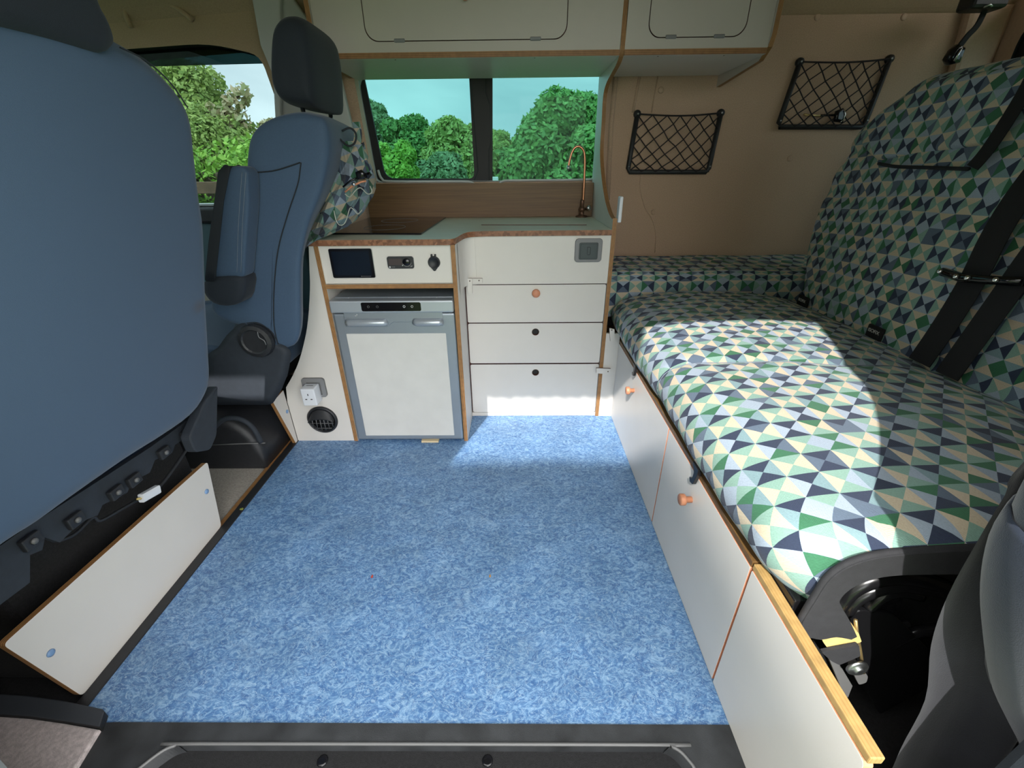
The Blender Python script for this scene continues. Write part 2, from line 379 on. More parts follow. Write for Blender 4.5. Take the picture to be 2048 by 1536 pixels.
def lathe(name, prof, org, axis, m_, parent=None, n=24, smooth=True, label=None):
    """prof: list of (radius, height along axis)"""
    bm = bmesh.new(); ax = Vector(axis).normalized(); u = ax.orthogonal().normalized(); v = ax.cross(u); org = Vector(org); rings = []
    for r_, h in prof:
        rings.append([bm.verts.new(org+ax*h+(u*math.cos(2*math.pi*k/n)+v*math.sin(2*math.pi*k/n))*max(r_, 1e-5)) for k in range(n)])
    for a, b_ in zip(rings[:-1], rings[1:]):
        for k in range(n): bm.faces.new((a[k], a[(k+1) % n], b_[(k+1) % n], b_[k]))
    bm.faces.new(rings[0][::-1]); bm.faces.new(rings[-1])
    o = fin(name, bm, m_, parent, label=label)
    if smooth:
        for p in o.data.polygons: p.use_smooth = len(p.vertices) == 4
    return o
def pillow(name, outline, axis, p0, p1, m_, parent=None, expo=5, n=14, label=None, shift=None, smooth=True, uvs=None, dent=None, shrink=1.0, offset=None):
    """soft body: outline (2D, closed) swept from p0 to p1 along axis; ends shrink along a superellipse, so the edges are rounded"""
    bm = bmesh.new(); cx = sum(p[0] for p in outline)/len(outline); cy = sum(p[1] for p in outline)/len(outline)
    rad = min(max(p[0] for p in outline)-min(p[0] for p in outline), max(p[1] for p in outline)-min(p[1] for p in outline))/2
    half = abs(p1-p0)/2; rings = []
    for i in range(n+1):
        a = math.pi*i/n; t_ = -math.cos(a); s = max(0.0, 1-abs(t_)**expo)**(1/expo)
        inset = (1-s)*min(half*1.0, rad)*shrink
        ring = []; N = len(outline)
        for k in range(N):
            p = Vector(outline[k]); q = Vector(outline[k-1]); w_ = Vector(outline[(k+1) % N])
            tn = (w_-q); nn = Vector((tn.y, -tn.x)).normalized() if tn.length > 1e-9 else Vector((0, 0))
            if (p-Vector((cx, cy))).dot(nn) < 0 and offset is None: nn = -nn
            pp = p.lerp(Vector((cx, cy)), min(.6, inset/rad)) if offset == 2 else p-nn*inset
            pos = (p0+p1)/2+t_*(p1-p0)/2
            co = to3(tuple(pp), axis, pos)
            if shift: co = shift(co)
            ring.append(bm.verts.new(co))
        rings.append(ring)
    N = len(outline)
    for a, b_ in zip(rings[:-1], rings[1:]):
        for k in range(N): bm.faces.new((a[k], a[(k+1) % N], b_[(k+1) % N], b_[k]))
    for base in (rings[0], rings[-1]):
        c0 = Vector((0, 0, 0))
        for v in base: c0 += v.co
        c0 /= N; last = base
        for s in (.75, .5, .25):
            nr = [bm.verts.new(c0+(v.co-c0)*s) for v in base]
            for k in range(N): bm.faces.new((last[k], last[(k+1) % N], nr[(k+1) % N], nr[k]))
            last = nr
        cv = bm.verts.new(c0)
        for k in range(N): bm.faces.new((last[k], last[(k+1) % N], cv))
    if uvs:
        lay = bm.loops.layers.uv.new('UVMap')
        for fc in bm.faces:
            for lp in fc.loops: lp[lay].uv = uvs(lp.vert.co)
    return fin(name, bm, m_, parent, smooth=smooth, label=label)
def grid(name, fn, nu, nv, m_, parent=None, uvfn=None, close=None, label=None, smooth=True):
    bm = bmesh.new(); V = [[bm.verts.new(fn(i/nu, j/nv)) for j in range(nv+1)] for i in range(nu+1)]
    lay = bm.loops.layers.uv.new('UVMap')
    for i in range(nu):
        for j in range(nv):
            fc = bm.faces.new((V[i][j], V[i+1][j], V[i+1][j+1], V[i][j+1]))
            for lp, (a, b_) in zip(fc.loops, ((i, j), (i+1, j), (i+1, j+1), (i, j+1))):
                lp[lay].uv = uvfn(a/nu, b_/nv) if uvfn else (a/nu, b_/nv)
    return fin(name, bm, m_, parent, smooth=smooth, label=label)
def xz(p): return (p.x, p.z)
def yz(p): return (p.y, p.z)
def xy(p): return (p.x, p.y)

YF, YD, XB = 1.610, 1.820, .463      # fridge front, drawer front, bench front
YW = 2.40                            # far side wall
ZW = .873                            # worktop height
G = -.45                             # ground outside

# ================================================================== SETTING
# blue linoleum floor
fl = [(-.993, .497), (-.93, .497), (XB+.005, .497), (XB+.005, 1.83), (-.993, 1.83)]
struct(plate('floor', [(-.992, .535), (-.955, .500), (.60, .500), (.60, 2.05), (-.992, 2.05)], 'z', -.006, .006, ['linoleum', 'black_rubber']))
struct(box('trim_1', -1.024, -.992, .50, 1.75, -.012, .003, 'black_plastic', bev=.002))            # black edging strip along the lino
struct(box('trim_2', -1.045, -1.026, .9, 1.62, -.03, -.002, 'ply_x', bev=.002))                  # raw board edge of the raised floor
fc_ = struct(box('floor_cab', -2.5, -1.03, .30, 2.40, -.06, -.022, 'black_carpet', bev=0))
struct(box('floor_cab_carpet', -1.42, -1.046, 1.00, 1.50, -.022, -.008, 'cab_carpet', bev=.004))
struct(box('floor_base', -1.03, 2.1, .30, 2.40, -.10, -.02, 'black_carpet', bev=0))
# door sill: moulded plastic step with a sunken tread
s0 = [xy(onz(*p, .004)) for p in ((197, 1470), (240, 1458), (1443, 1460))]
sill_out = [(-.955, .500), (-.90, .503), (XB+.13, .503), (XB+.13, .22), (-1.02, .22), (-1.02, .40)]
hole_px = [(250, 1560), (300, 1521), (330, 1500), (356, 1491), (400, 1488), (1310, 1490), (1340, 1493), (1362, 1505), (1385, 1531), (1400, 1560)]
hole = [xy(onz(px, py, .004)) for px, py in hole_px]
hole = hole[:1]+[tuple(p) for p in spline([Vector(h) for h in hole[1:-1]], 4)]+hole[-1:]
hole = [(hole[0][0]-.03, .26)]+hole+[(hole[-1][0]+.03, .26)]
sill = struct(plate('trim_3', sill_out, 'z', -.02, .024, ['sill_plastic', 'sill_plastic'], holes=[hole]))
bm = bmesh.new()
hin = []
cxh = sum(p[0] for p in hole)/len(hole); cyh = sum(p[1] for p in hole)/len(hole)
top = [bm.verts.new((p[0], p[1], .004)) for p in hole]; low = [bm.verts.new((cxh+(p[0]-cxh)*.975, cyh+(p[1]-cyh)*.90, -.022)) for p in hole]
for k in range(len(hole)): bm.faces.new((top[k], top[(k+1) % len(hole)], low[(k+1) % len(hole)], low[k]))
bm.faces.new(low)
fin('step_tread', bm, 'sill_plastic', sill, label='sunken tread of the black door sill')
rim = [(p[0], p[1], .0055) for p in hole]
tube('step_rim', rim[1:-1], .0035, 'grey_plastic', sill, 6)
for px in (645, 975):
    c_ = onz(px, 1522, -.02)
    lathe('screw', [(.011, 0), (.0115, .003), (.008, .0055), (.003, .0045), (.0001, .0045)], (c_.x, c_.y, -.022), (0, 0, 1), 'black_gloss', sill, 16)
struct(box('trim_4', -1.05, 1.2, .02, .225, -.30, -.02, 'van_paint', bev=.01))

# far side wall with the window opening
WX0, WX1, WZ0, WZ1 = -.735, .418, 1.035, 1.49
pa = [(-1.04, -.1), (2.12, -.1), (2.12, 1.70), (-1.04, 1.70)]
struct(plate('wall_far', pa, 'y', YW, .05, ['carpet_wall', 'white_trim'], holes=[rr(WX0, WX1, WZ0, WZ1, .05)]))
# raised carpet seam and panel edges on the wall beside the divider
for pts, rr_ in ((((1232, 148), (1222, 250), (1215, 400)), .012), (((1280, 148), (1266, 225)), .006), (((1316, 152), (1303, 225)), .003)):
    P = [ony(a, b_, YW-.002) for a, b_ in pts]
    struct(tube('trim_5', P, rr_, 'carpet_wall', None, 8))
cbl = [ony(a, b_, YW-.001) for a, b_ in ((1281, 350), (1281, 380), (1290, 415), (1305, 440), (1312, 470), (1310, 505))]
tag(tube('cable', spline(cbl, 4), .0028, 'carpet_wall', None, 6), 'thin fabric-covered cable running down the carpeted wall under the left net pocket', 'cable')
for i, (px, py) in enumerate(((1398*.3255+1180, 34), (1808, 34), (1322, 180), (1307, 424), (1580, 317))):
    c_ = ony(px, py, YW)
    lathe('wall_plug', [(.014, 0), (.013, .003), (.006, .004), (.0001, .003)], c_, (0, -1, 0), 'pillar_plastic' if i < 2 else 'carpet_wall', bpy.data.objects['wall_far'], 16)
# ceiling with a coved edge, continuous into the cab
prof = [(2.45, 1.66), (2.39, 1.685), (2.33, 1.73), (2.22, 1.80), (2.0, 1.86), (1.4, 1.90), (.8, 1.90), (.45, 1.89), (.28, 1.86)]
prof = spline([Vector(p) for p in prof], 4)
bm = bmesh.new(); ra = [bm.verts.new((-1.06, p.x, p.y)) for p in prof]; rb = [bm.verts.new((2.2, p.x, p.y)) for p in prof]
ta = [bm.verts.new((-1.06, p.x, p.y+.06)) for p in prof]; tb = [bm.verts.new((2.2, p.x, p.y+.06)) for p in prof]
for k in range(len(prof)-1):
    bm.faces.new((ra[k], ra[k+1], rb[k+1], rb[k])); bm.faces.new((ta[k], tb[k], tb[k+1], ta[k+1]))
bm.faces.new((ra[0], rb[0], tb[0], ta[0])); bm.faces.new((ra[-1], ta[-1], tb[-1], rb[-1]))
bm.faces.new(ra+ta[::-1]); bm.faces.new(rb+tb[::-1])
struct(fin('ceiling', bm, 'headliner', smooth=False))
# cab roof
prof2 = spline([Vector(p) for p in [(2.47, 1.60), (2.40, 1.62), (2.36, 1.70), (2.25, 1.79), (2.0, 1.84), (1.4, 1.86), (.8, 1.86), (.28, 1.84)]], 4)
bm = bmesh.new(); ra = [bm.verts.new((-2.15, p.x, p.y-.06)) for p in prof2]; rb = [bm.verts.new((-1.06, p.x, p.y)) for p in prof2]
ta = [bm.verts.new((-2.15, p.x, p.y)) for p in prof2]; tb = [bm.verts.new((-1.06, p.x, p.y+.06)) for p in prof2]
for k in range(len(prof2)-1):
    bm.faces.new((ra[k], ra[k+1], rb[k+1], rb[k])); bm.faces.new((ta[k], tb[k], tb[k+1], ta[k+1]))
bm.faces.new((ra[0], rb[0], tb[0], ta[0])); bm.faces.new((ra[-1], ta[-1], tb[-1], rb[-1])); bm.faces.new(ra+ta[::-1]); bm.faces.new(rb+tb[::-1])
cabroof = struct(fin('ceiling_cab', bm, 'headliner'))
arc = [ony(a, b_, 2.33) for a, b_ in ((262, 55), (250, 20), (275, 4), (310, 4), (350, 14), (385, 40))]
tube('grab_recess', spline(arc, 5), .010, 'headliner', cabroof, 8)

# cab side (driver's door) with its window
cw = [ony(a, b_, 2.35) for a, b_ in ((250, 100), (330, 93), (430, 85), (500, 85), (522, 95), (540, 140), (556, 200), (566, 260), (575, 405), (250, 405))]
cwo = [xz(p) for p in cw]
zt = max(p[1] for p in cwo)
cwo = rpoly([( -2.05, .94), (-1.06, .94), (-1.10, 1.34), (-1.135, 1.555), (-1.35, 1.60), (-2.0, 1.57)], [.03, .03, .02, .05, .1, .05])
struct(plate('wall_cab', [(-2.5, -.1), (-1.04, -.1), (-1.04, 1.72), (-2.5, 1.72)], 'y', 2.35, .08, ['headliner', 'black_rubber'], holes=[cwo]))
dc = thing('driver_door', (-1.6, 2.33, 0), 'teal and grey inner door panel below the cab window beyond the far seat', 'door')
box('door_panel', -2.3, -1.10, 2.30, 2.348, .05, .86, 'door_teal', dc, .01)
box('sill_cap', -2.3, -1.12, 2.28, 2.348, .86, .935, 'black_plastic', dc, .012)
box('metal_strip', -2.3, -1.12, 2.31, 2.348, .937, .952, 'steel', dc, .003)
for k in range(5): box('door_pocket_rib', -2.2, -1.30, 2.19, 2.30, .12+.085*k, .19+.085*k, 'door_card', dc, .012)
wp = struct(plate('window_2', [(-2.08, .92), (-1.04, .92), (-1.04, 1.62), (-2.08, 1.62)], 'y', 2.405, .005, ['glass_cab', 'glass_cab']))
plate('shade_band', [(-2.08, 1.525), (-1.04, 1.535), (-1.04, 1.62), (-2.08, 1.62)], 'y', 2.398, .005, ['glass_band', 'glass_band'], wp)
# B pillar beside the kitchen window: brown carpet strip and white trim
P = [xz(ony(a, b_, 2.34)) for a, b_ in ((670, 140), (706, 146), (748, 368), (718, 368))]
struct(plate('trim_6', P, 'y', 2.34, .055, ['carpet_wall', 'carpet_wall']))
P = [xz(ony(a, b_, 2.30)) for a, b_ in ((560, -40), (672, 120), (705, 260), (620, 300), (560, 250), (555, 130))]
struct(plate('trim_7', P, 'y', 2.30, .035, ['white_trim', 'white_trim'], bev=.008))
P = [xz(ony(a, b_, 2.27)) for a, b_ in ((498, -30), (560, -30), (560, 225), (575, 300), (553, 300), (545, 150), (520, 90))]
struct(plate('trim_8', P, 'y', 2.27, .03, ['white_trim', 'white_trim'], bev=.006))

# kitchen window (two panes, black centre pillar, white surround)
wn1 = struct(plate('window_1', rr(WX0+.002, WX1-.002, WZ0+.002, WZ1-.002, .05), 'y', YW+.01, .03, ['white_trim', 'white_trim'],
        holes=[rpoly([xz(ony(a, b_, YW+.01)) for a, b_ in ((712, 147), (950, 147), (985, 147), (1214, 147), (1195, 358), (1190, 363), (960, 363), (760, 363), (752, 358))], [.02, 0, 0, .01, .03, .0, .0, .02, .01])]))
def win_pane(pxs, y, name, m_, thick=.006, r_=.012, holes=()):
    return plate(name, rpoly([xz(ony(a, b_, y)) for a, b_ in pxs], r_), 'y', y, thick, [m_, m_], wn1, holes=holes)
YG = YW+.045
seal_o = [xz(ony(a, b_, YW+.036)) for a, b_ in ((700, 140), (985, 140), (985, 372), (756, 372))]
seal_i = rpoly([xz(ony(a, b_, YW+.036)) for a, b_ in ((727, 150), (938, 150), (949, 357), (771, 357))], [.01, .005, .03, .05], 6)
plate('window_seal', seal_o, 'y', YW+.036, .012, ['black_rubber', 'black_rubber'], wn1, holes=[seal_i])
P = [ony(a, b_, YW+.030) for a, b_ in ((940, 140), (972, 140), (972, 185), (981, 212), (983, 285), (978, 300), (979, 368), (946, 368), (956, 340))]
plate('centre_pillar', [xz(p) for p in P], 'y', YW+.022, .016, ['black_rubber', 'black_rubber'], wn1, bev=.003)
plate('pane', [(WX0-.05, WZ0-.05), (-.16, WZ0-.05), (-.16, WZ1+.05), (WX0-.05, WZ1+.05)], 'y', YG+.01, .004, ['glass_tint', 'glass_tint'], wn1)
plate('pane', [(-.16, WZ0-.05), (WX1+.05, WZ0-.05), (WX1+.05, WZ1+.05), (-.16, WZ1+.05)], 'y', YG+.016, .004, ['glass_tint', 'glass_tint'], wn1)
e1 = spline([ony(a, b_, YW-.002) for a, b_ in ((756, 340), (764, 358), (785, 363), (920, 363), (940, 364), (948, 368))], 4)
tube('lower_trim', e1, .006, 'white_trim', wn1, 8)
e1 = spline([ony(a, b_, YW-.002) for a, b_ in ((999, 367), (1008, 362), (1030, 361), (1180, 359), (1190, 352), (1193, 330))], 4)
tube('lower_trim', e1, .006, 'white_trim', wn1, 8)

# rear end wall, near side wall, pillars (seen at the frame's edge, shade the bench)
struct(plate('wall_rear', [(.28, -.1), (2.42, -.1), (2.42, 1.72), (.28, 1.88)], 'x', 2.12, .06, ['pillar_plastic', 'black_rubber'], holes=[rr(.55, 2.28, 1.12, 1.66, .12)]))
wr_ = struct(plate('window_3', rr(.54, 2.29, 1.11, 1.67, .12), 'x', 2.135, .01, ['black_rubber', 'black_rubber'], holes=[rr(.60, 2.235, 1.17, 1.615, .10)]))
plate('pane', rr(.59, 2.245, 1.16, 1.625, .1), 'x', 2.15, .005, ['glass_cab', 'glass_cab'], wr_)
P = [(1.93, 1.70), (2.12, 1.70), (2.12, .6), (2.0, .6), (1.98, 1.3)]
struct(plate('trim_9', P, 'y', 2.35, .05, ['pillar_plastic', 'pillar_plastic'], bev=.02))
struct(plate('wall_near', [(.70, -.1), (2.14, -.1), (2.14, 1.90), (.70, 1.90)], 'y', .22, .07, ['carpet_wall', 'navy_plastic']))
struct(box('trim_10', .66, .72, .18, .30, -.1, 1.90, 'navy_plastic', bev=.015))
# near cab side: B pillar and passenger door with window
struct(plate('wall_near_cab', [(-2.5, -.1), (-.80, -.1), (-.72, .6), (-.72, 1.86), (-2.5, 1.80)], 'y', .22, .08, ['headliner', 'van_paint'], holes=[rpoly([(-2.0, .95), (-1.0, .95), (-1.0, 1.55), (-1.7, 1.55)], .04)]))
struct(box('trim_11', -.72, .72, .18, .33, 1.84, 1.95, 'van_paint', bev=.01))
# windscreen end
struct(plate('wall_front', [(.31, -.1), (2.34, -.1), (2.34, .95), (.31, .95)], 'x', -2.56, .06, ['black_plastic', 'black_plastic']))
db = thing('dashboard', (-2.25, 1.4, 0), 'black plastic dashboard across the cab under the windscreen', 'dashboard')
pillow('dash_body', [(-2.45, .4), (-2.05, .45), (-1.98, .7), (-2.1, .92), (-2.45, .95)], 'y', .34, 2.16, 'black_plastic', db, 8)
ws = struct(fin('window_4', box_bm(-.004, .004, .3, 2.4, -.5, .5), 'glass_cab')); ws.location = (-2.32, 0, 1.37); ws.rotation_euler = (0, math.radians(22), 0)

# ================================================================== KITCHEN UNIT
ku = thing('kitchen_unit', (-.2, YF, 0), 'white laminate kitchen unit with plywood edges, three drawers right of the fridge', 'cabinet')
lp = [xz(ony(a, b_, YF)) for a, b_ in ((617, 485), (619, 540), (620, 579), (616, 640), (610, 677), (599, 719), (586, 750), (572, 775))]
lp = [tuple(p) for p in spline([Vector(q) for q in lp], 3)]
lp += [(-.995, .20), (-.995, 0), (-.737, 0), (-.737, .85), (lp[0][0], .85)]
lp = [(p[0], max(p[1], 0)) for p in lp]
plate('side_fascia', lp, 'y', YF, .015, ['laminate', 'ply_y'], ku)
PT = .0165
def ply_panel(name, x0, y0, y1, z0, z1, lab=None):
    return plate(name, [(y0, z0), (y1, z0), (y1, z1), (y0, z1)], 'x', x0, PT, ['laminate', 'ply_x'], ku, label=lab)
ply_panel('divider', -.737, YF-.004, 2.35, 0, .851)
ply_panel('divider', -.2385, YF-.006, 2.35, 0, .851)
plate('control_fascia', [(-.7205, .712), (-.2385, .712), (-.2385, .851), (-.7205, .851)], 'y', YF+.004, .012, ['laminate', 'ply_y'], ku)
plate('shelf', [(-.7205, YF-.004), (-.2385, YF-.004), (-.2385, 2.3), (-.7205, 2.3)], 'z', .694, PT, ['laminate', 'ply_z'], ku)
box('back_panel', -.72, .385, 2.33, 2.345, 0, .85, 'laminate_shaded', ku, 0)
# curved panel over the drawers
zc0, zc1 = .655, .851
cur = [(-.2220, 1.66), (-.2215, 1.72), (-.216, 1.775), (-.200, 1.805), (-.17, 1.818), (-.12, YD), (.385, YD)]
cur = spline([Vector(p) for p in cur], 5)
bm = bmesh.new(); a_ = [bm.verts.new((p.x, p.y, zc0)) for p in cur]; b2 = [bm.verts.new((p.x, p.y, zc1)) for p in cur]
a3_ = [bm.verts.new((p.x+.0, p.y+.012, zc0)) for p in cur]; b3 = [bm.verts.new((p.x, p.y+.012, zc1)) for p in cur]
for k in range(len(cur)-1):
    bm.faces.new((a_[k], a_[k+1], b2[k+1], b2[k])); bm.faces.new((a3_[k], b3[k], b3[k+1], a3_[k+1])); bm.faces.new((a_[k], a3_[k], a3_[k+1], a_[k+1])); bm.faces.new((b2[k], b2[k+1], b3[k+1], b3[k]))
bm.faces.new((a_[0], b2[0], b3[0], a3_[0])); bm.faces.new((a_[-1], a3_[-1], b3[-1], b2[-1]))
o = fin('curved_fascia', bm, 'laminate', ku); 
# drawers
def drawer(z0, z1, kind):
    x0, x1 = -.2165, .383
    hc = (.5*(x0+x1)-.0, z1-.042)
    if kind == 'knob':
        d_ = plate('drawer', rr(x0, x1, z0, z1, .008), 'y', YD, .015, ['laminate', 'gap'], ku)
        lathe('knob', [(.016, 0), (.0175, .003), (.0175, .012), (.0165, .014), (.001, .0135)], (ony(1072, 586, YD).x, YD, ony(1072, 586, YD).z), (0, -1, 0), 'knob_wood', d_, 24)
    else:
        c_ = ony(*kind, YD)
        d_ = plate('drawer', rr(x0, x1, z0, z1, .008), 'y', YD, .015, ['laminate', 'gap'], ku, holes=[circ(c_.x, c_.z, .0155)])
        bm_ = bmesh.new()
        tube_bm([(c_.x, YD+.014, c_.z), (c_.x, YD+.03, c_.z)], .016, 20, bm_)
        fin('finger_hole_back', bm_, 'black_rubber', d_)
        tube('finger_hole_rim', [(c_.x+.0158*math.cos(a/24*6.2832), YD+.0005, c_.z+.0158*math.sin(a/24*6.2832)) for a in range(25)], .0012, 'copper_dark', d_, 6)
    return d_
zz = [ony(1070, p, YD).z for p in (569.5, 644.5, 646.5, 726, 728.5, 824)]
drawer(zz[1], zz[0], 'knob'); drawer(zz[3], zz[2], (1071, 664)); drawer(zz[5], zz[4], (1071, 745))
box('plinth', -.222, .385, YD+.002, YD+.017, 0, zz[5]-.003, 'laminate', ku, .001)
box('carcass_back', -.222, .385, YD+.018, YD+.024, .0, .66, 'gap', ku, 0)
# turn latches
def latch(pxs, y, lab=None, ax='y', m_='laminate'):
    pts = [(ony if ax == 'y' else onx)(a, b_, y) for a, b_ in pxs]
    return plate('turn_latch', rpoly([xz(p) if ax == 'y' else yz(p) for p in pts], .003), ax, y-.010 if ax == 'y' else y-.010, .008, ['laminate', 'copper_dark'], ku, label=lab)
l1 = latch(((945, 556), (965, 556), (965, 566), (945, 566)), YD-.002)
l2 = latch(((934, 556), (945, 556), (945, 587), (936, 587)), YD-.010, 'upright half of the L-shaped latch')
l3 = latch(((1192, 734.5), (1221, 736), (1221, 746.5), (1192, 745)), YD-.008, 'latch across the lowest drawer')
for p, y_ in (((958, 561), YD-.012), ((939.5, 562), YD-.020), ((1216, 743), YD-.018)):
    lathe('screw', [(.003, 0), (.003, .001), (.0001, .0012)], ony(*p, y_+.0), (0, -1, 0), 'screw_dark', ku, 10)

# tall curved divider between kitchen and bed
dv = thing('divider_panel', (.393, YD, 0), 'tall white panel with wavy plywood front edge between the kitchen and the bed', 'panel')
pxs = ((1249, -12), (1247, 2), (1243, 60), (1240, 100), (1234, 125), (1222, 148), (1212, 168), (1206, 195), (1203, 250), (1200, 300), (1202, 345), (1209, 395), (1217, 425), (1224, 438))
fp = [yz(onx(a, b_, .385)) for a, b_ in pxs]
fp = [tuple(p) for p in spline([Vector(p) for p in fp], 4)]
fp = fp+[(YD-.004, .915), (YD-.004, 0), (YW-.002, 0), (YW-.002, 1.70), (2.28, 1.74), (fp[0][0], 1.80)]
plate('panel_board', fp, 'x', .385, PT, ['laminate', 'ply_x'], dv)
P = [yz(onx(a, b_, .404)) for a, b_ in ((1219, 394), (1238, 397), (1238, 433), (1228, 430))]
box('edge_bracket', .402, .4155, 1.80, 1.84, .90, .995, 'white_plastic', dv, .004)
box('foot_fascia', .402, XB+.002, YD-.004, YD+.011, 0, .43, 'laminate', dv, .001)
lathe('latch_screw', [(.003, 0), (.003, .001), (.0001, .0012)], ony(1223.5, 660, YD-.014), (0, -1, 0), 'screw_dark', dv, 10)
plate('turn_latch', rpoly([xz(ony(a, b_, YD-.005)) for a, b_ in ((1218, 655), (1228, 657), (1230, 684), (1220, 682))], .003), 'y', YD-.013, .008, ['laminate', 'copper_dark'], dv)

# worktop
wt = [(-.782, 1.598), (-.25, 1.594), (-.232, 1.600), (-.220, 1.625), (-.210, 1.70), (-.200, 1.755), (-.18, 1.788), (-.14, 1.802), (-.08, 1.806), (.3845, 1.806), (.3845, 2.355), (-.765, 2.355)]
wt = [wt[0]]+[tuple(p) for p in spline([Vector(p) for p in wt[1:10]], 4)]+wt[10:]
w_ = tag(plate('worktop', wt, 'z', .8515, ZW-.8515, ['worktop_top', 'worktop_edge'], None, bev=.0015), 'pale wood worktop with striped brown edge and stepped front over the white cabinets', 'worktop')
# sink cover and hob
sk = [xy(onz(a, b_, ZW)) for a, b_ in ((972, 437.5), (1160, 437.5), (1174, 450.5), (962, 450.5))]
tag(plate('sink_cover', rpoly(sk, .012), 'z', ZW+.0002, .003, ['worktop_top', 'gap'], None, bev=.0008), 'inset pale wood lid covering the sink in front of the copper tap', 'sink lid')
hb = thing('hob', (-.53, 1.95, ZW), 'black glass hob set in the left end of the worktop', 'hob')
hp = [xy(onz(a, b_, ZW)) for a, b_ in ((652, 466), (835, 466), (893, 434.5), (735, 434.5))]
hp = [(-.755, 1.755), (-.375, 1.755), (-.365, 2.33), (-.75, 2.33)]
hp = [xy(onz(a, b_, ZW+.004)) for a, b_ in ((650, 467), (842, 467.5), (892, 434.5), (742, 434.5))]
plate('glass_top', rpoly(hp, .006), 'z', ZW+.0003, .006, ['hob_glass', 'black_gloss'], hb, bev=.001)
cxh = sum(p[0] for p in hp)/4; cyh = sum(p[1] for p in hp)/4
for dy in (-.13, .13):
    tube('cooking_ring', [(cxh+.085*math.cos(k/32*6.2832), cyh+dy+.085*math.sin(k/32*6.2832), ZW+.0066) for k in range(33)], .0006, 'mark_dim', hb, 4)
# splashback
sp_ = [xz(ony(a, b_, 2.345)) for a, b_ in ((742, 367), (1192, 365))]
tag(plate('splashback', [(-.748, ZW+.0005), (.384, ZW+.0005), (.384, sp_[1][1]), (-.748, sp_[0][1])], 'y', 2.33, .012, ['splash_wood', 'ply_z'], None, bev=.001), 'brown wood-grain splashback board standing behind the worktop under the window', 'splashback')
# tap
tp = ony(1162, 434, 2.24); tz = ZW
tb_ = onz(1163, 434, ZW)
tap = thing('tap', (tb_.x, tb_.y, ZW), 'slim copper swan-neck tap standing at the right rear of the worktop', 'tap')
ty = tb_.y
lathe('tap_base', [(.030, .0002), (.030, .004), (.026, .007), (.012, .010), (.012, .028), (.015, .030), (.015, .042), (.009, .046), (.009, .075), (.0075, .08)], tb_, (0, 0, 1), 'copper_dark', tap, 24)
pts = [ony(a, b_, ty) for a, b_ in ((1166, 410), (1168, 370), (1169.5, 330), (1169, 310), (1166, 299), (1158, 293), (1149, 296), (1143, 307), (1139, 322), (1137, 333))]
tube('spout', spline(pts, 5), .0062, 'copper', tap, 12)
q0 = ony(1164, 418, ty)
lathe('nozzle', [(.008, -.004), (.0085, .008), (.007, .012), (.0001, .012)], pts[-1], (pts[-1]-pts[-2]), 'steel', tap, 14)
lathe('valve_handle', [(.006, 0), (.006, .02), (.011, .022), (.013, .03), (.010, .036), (.0001, .037)], (tb_.x+.008, ty-.0, ZW+.036), (.8, -.5, .25), 'chrome', tap, 14)

# ================================================================== FRIDGE
fx0, fx1, fy = -.716, -.2415, 1.600
fr = thing('fridge', ((fx0+fx1)/2, YF, 0), 'silver framed compressor fridge with white door panel under the worktop', 'fridge')
box('body', fx0+.004, fx1-.004, fy+.03, 2.15, .006, .655, 'silver', fr, .006)
box('door', fx0, fx1, fy, fy+.03, .010, .598, 'silver', fr, .008)
tp0 = ony(656, 596, fy-.014); tp1 = ony(657, 613, fy-.014)
zt0, zt1 = .604, .652
box('top_unit', fx0, fx1, fy-.014, fy+.045, zt0, zt1, 'silver_light', fr, .006)
cp = [ony(a, b_, fy-.0145) for a, b_ in ((719, 597), (840, 597), (841, 611), (722, 611))]
cpan = plate('control_strip', rr(cp[3].x, cp[1].x, zt0+.008, zt1-.006, .006), 'y', fy-.0155, .003, ['black_gloss', 'black_gloss'], fr)
for px in (735, 753, 807, 823):
    c_ = ony(px, 604, fy-.016); m_ = 'mark' if px > 780 else 'mark_dim'
    tube('control_icon', [(c_.x+.004*math.cos(k/10*6.2832), fy-.0162, .63+.004*math.sin(k/10*6.2832)) for k in range(11)], .0009, m_, cpan, 4)
for px in (709, 786, 878):
    c_ = onz(px, 587, .652); lathe('lid_screw', [(.0025, 0), (.002, .001), (.0001, .001)], (c_.x, fy+.03, .652), (0, 0, 1), 'mark', fr, 8)
# handle panel with two sculpted grips
ha = [ony(a, b_, fy) for a, b_ in ((675, 616), (888, 618), (890, 655), (680, 653))]
hx0, hx1 = fx0+.045, fx1-.045; hz1, hz0 = ha[0].z, ha[3].z
hpn = plate('handle_panel', [(hx0, hz1), (hx1, hz1), (hx1, hz0), (hx0+.29*.95, hz0), (hx0+.27, hz0+.018), (hx0+.19, hz0+.018), (hx0+.165, hz0), (hx0, hz0)], 'y', fy-.006, .008, ['silver', 'silver_light'], fr, bev=.002)
for a0, a1 in ((hx0+.012, hx0+.165), (hx0+.275, hx1-.003)):
    zc_ = hz0+.019
    tube('grip', [(a0, fy-.006, zc_), (a0+.008, fy-.013, zc_), (a1-.012, fy-.013, zc_), (a1, fy-.006, zc_)], .0135, 'silver_light', hpn, 14)
sc_ = ony(712, 628, fy)
tube('scuff_mark', [(sc_.x+.006*math.cos(a), fy-.0066, sc_.z+.006*math.sin(a)) for a in (-2.4, -1.8, -1.1, -.4, .3)], .0012, 'mark', hpn, 4)
wpx = [ony(a, b_, fy) for a, b_ in ((684, 667), (890, 671), (905, 871), (723, 866))]
plate('white_panel', rr(fx0+.040, fx1-.038, .035, ony(684, 667, fy).z, .003), 'y', fy-.0035, .006, ['fridge_white', 'silver_light'], fr, bev=.0012)
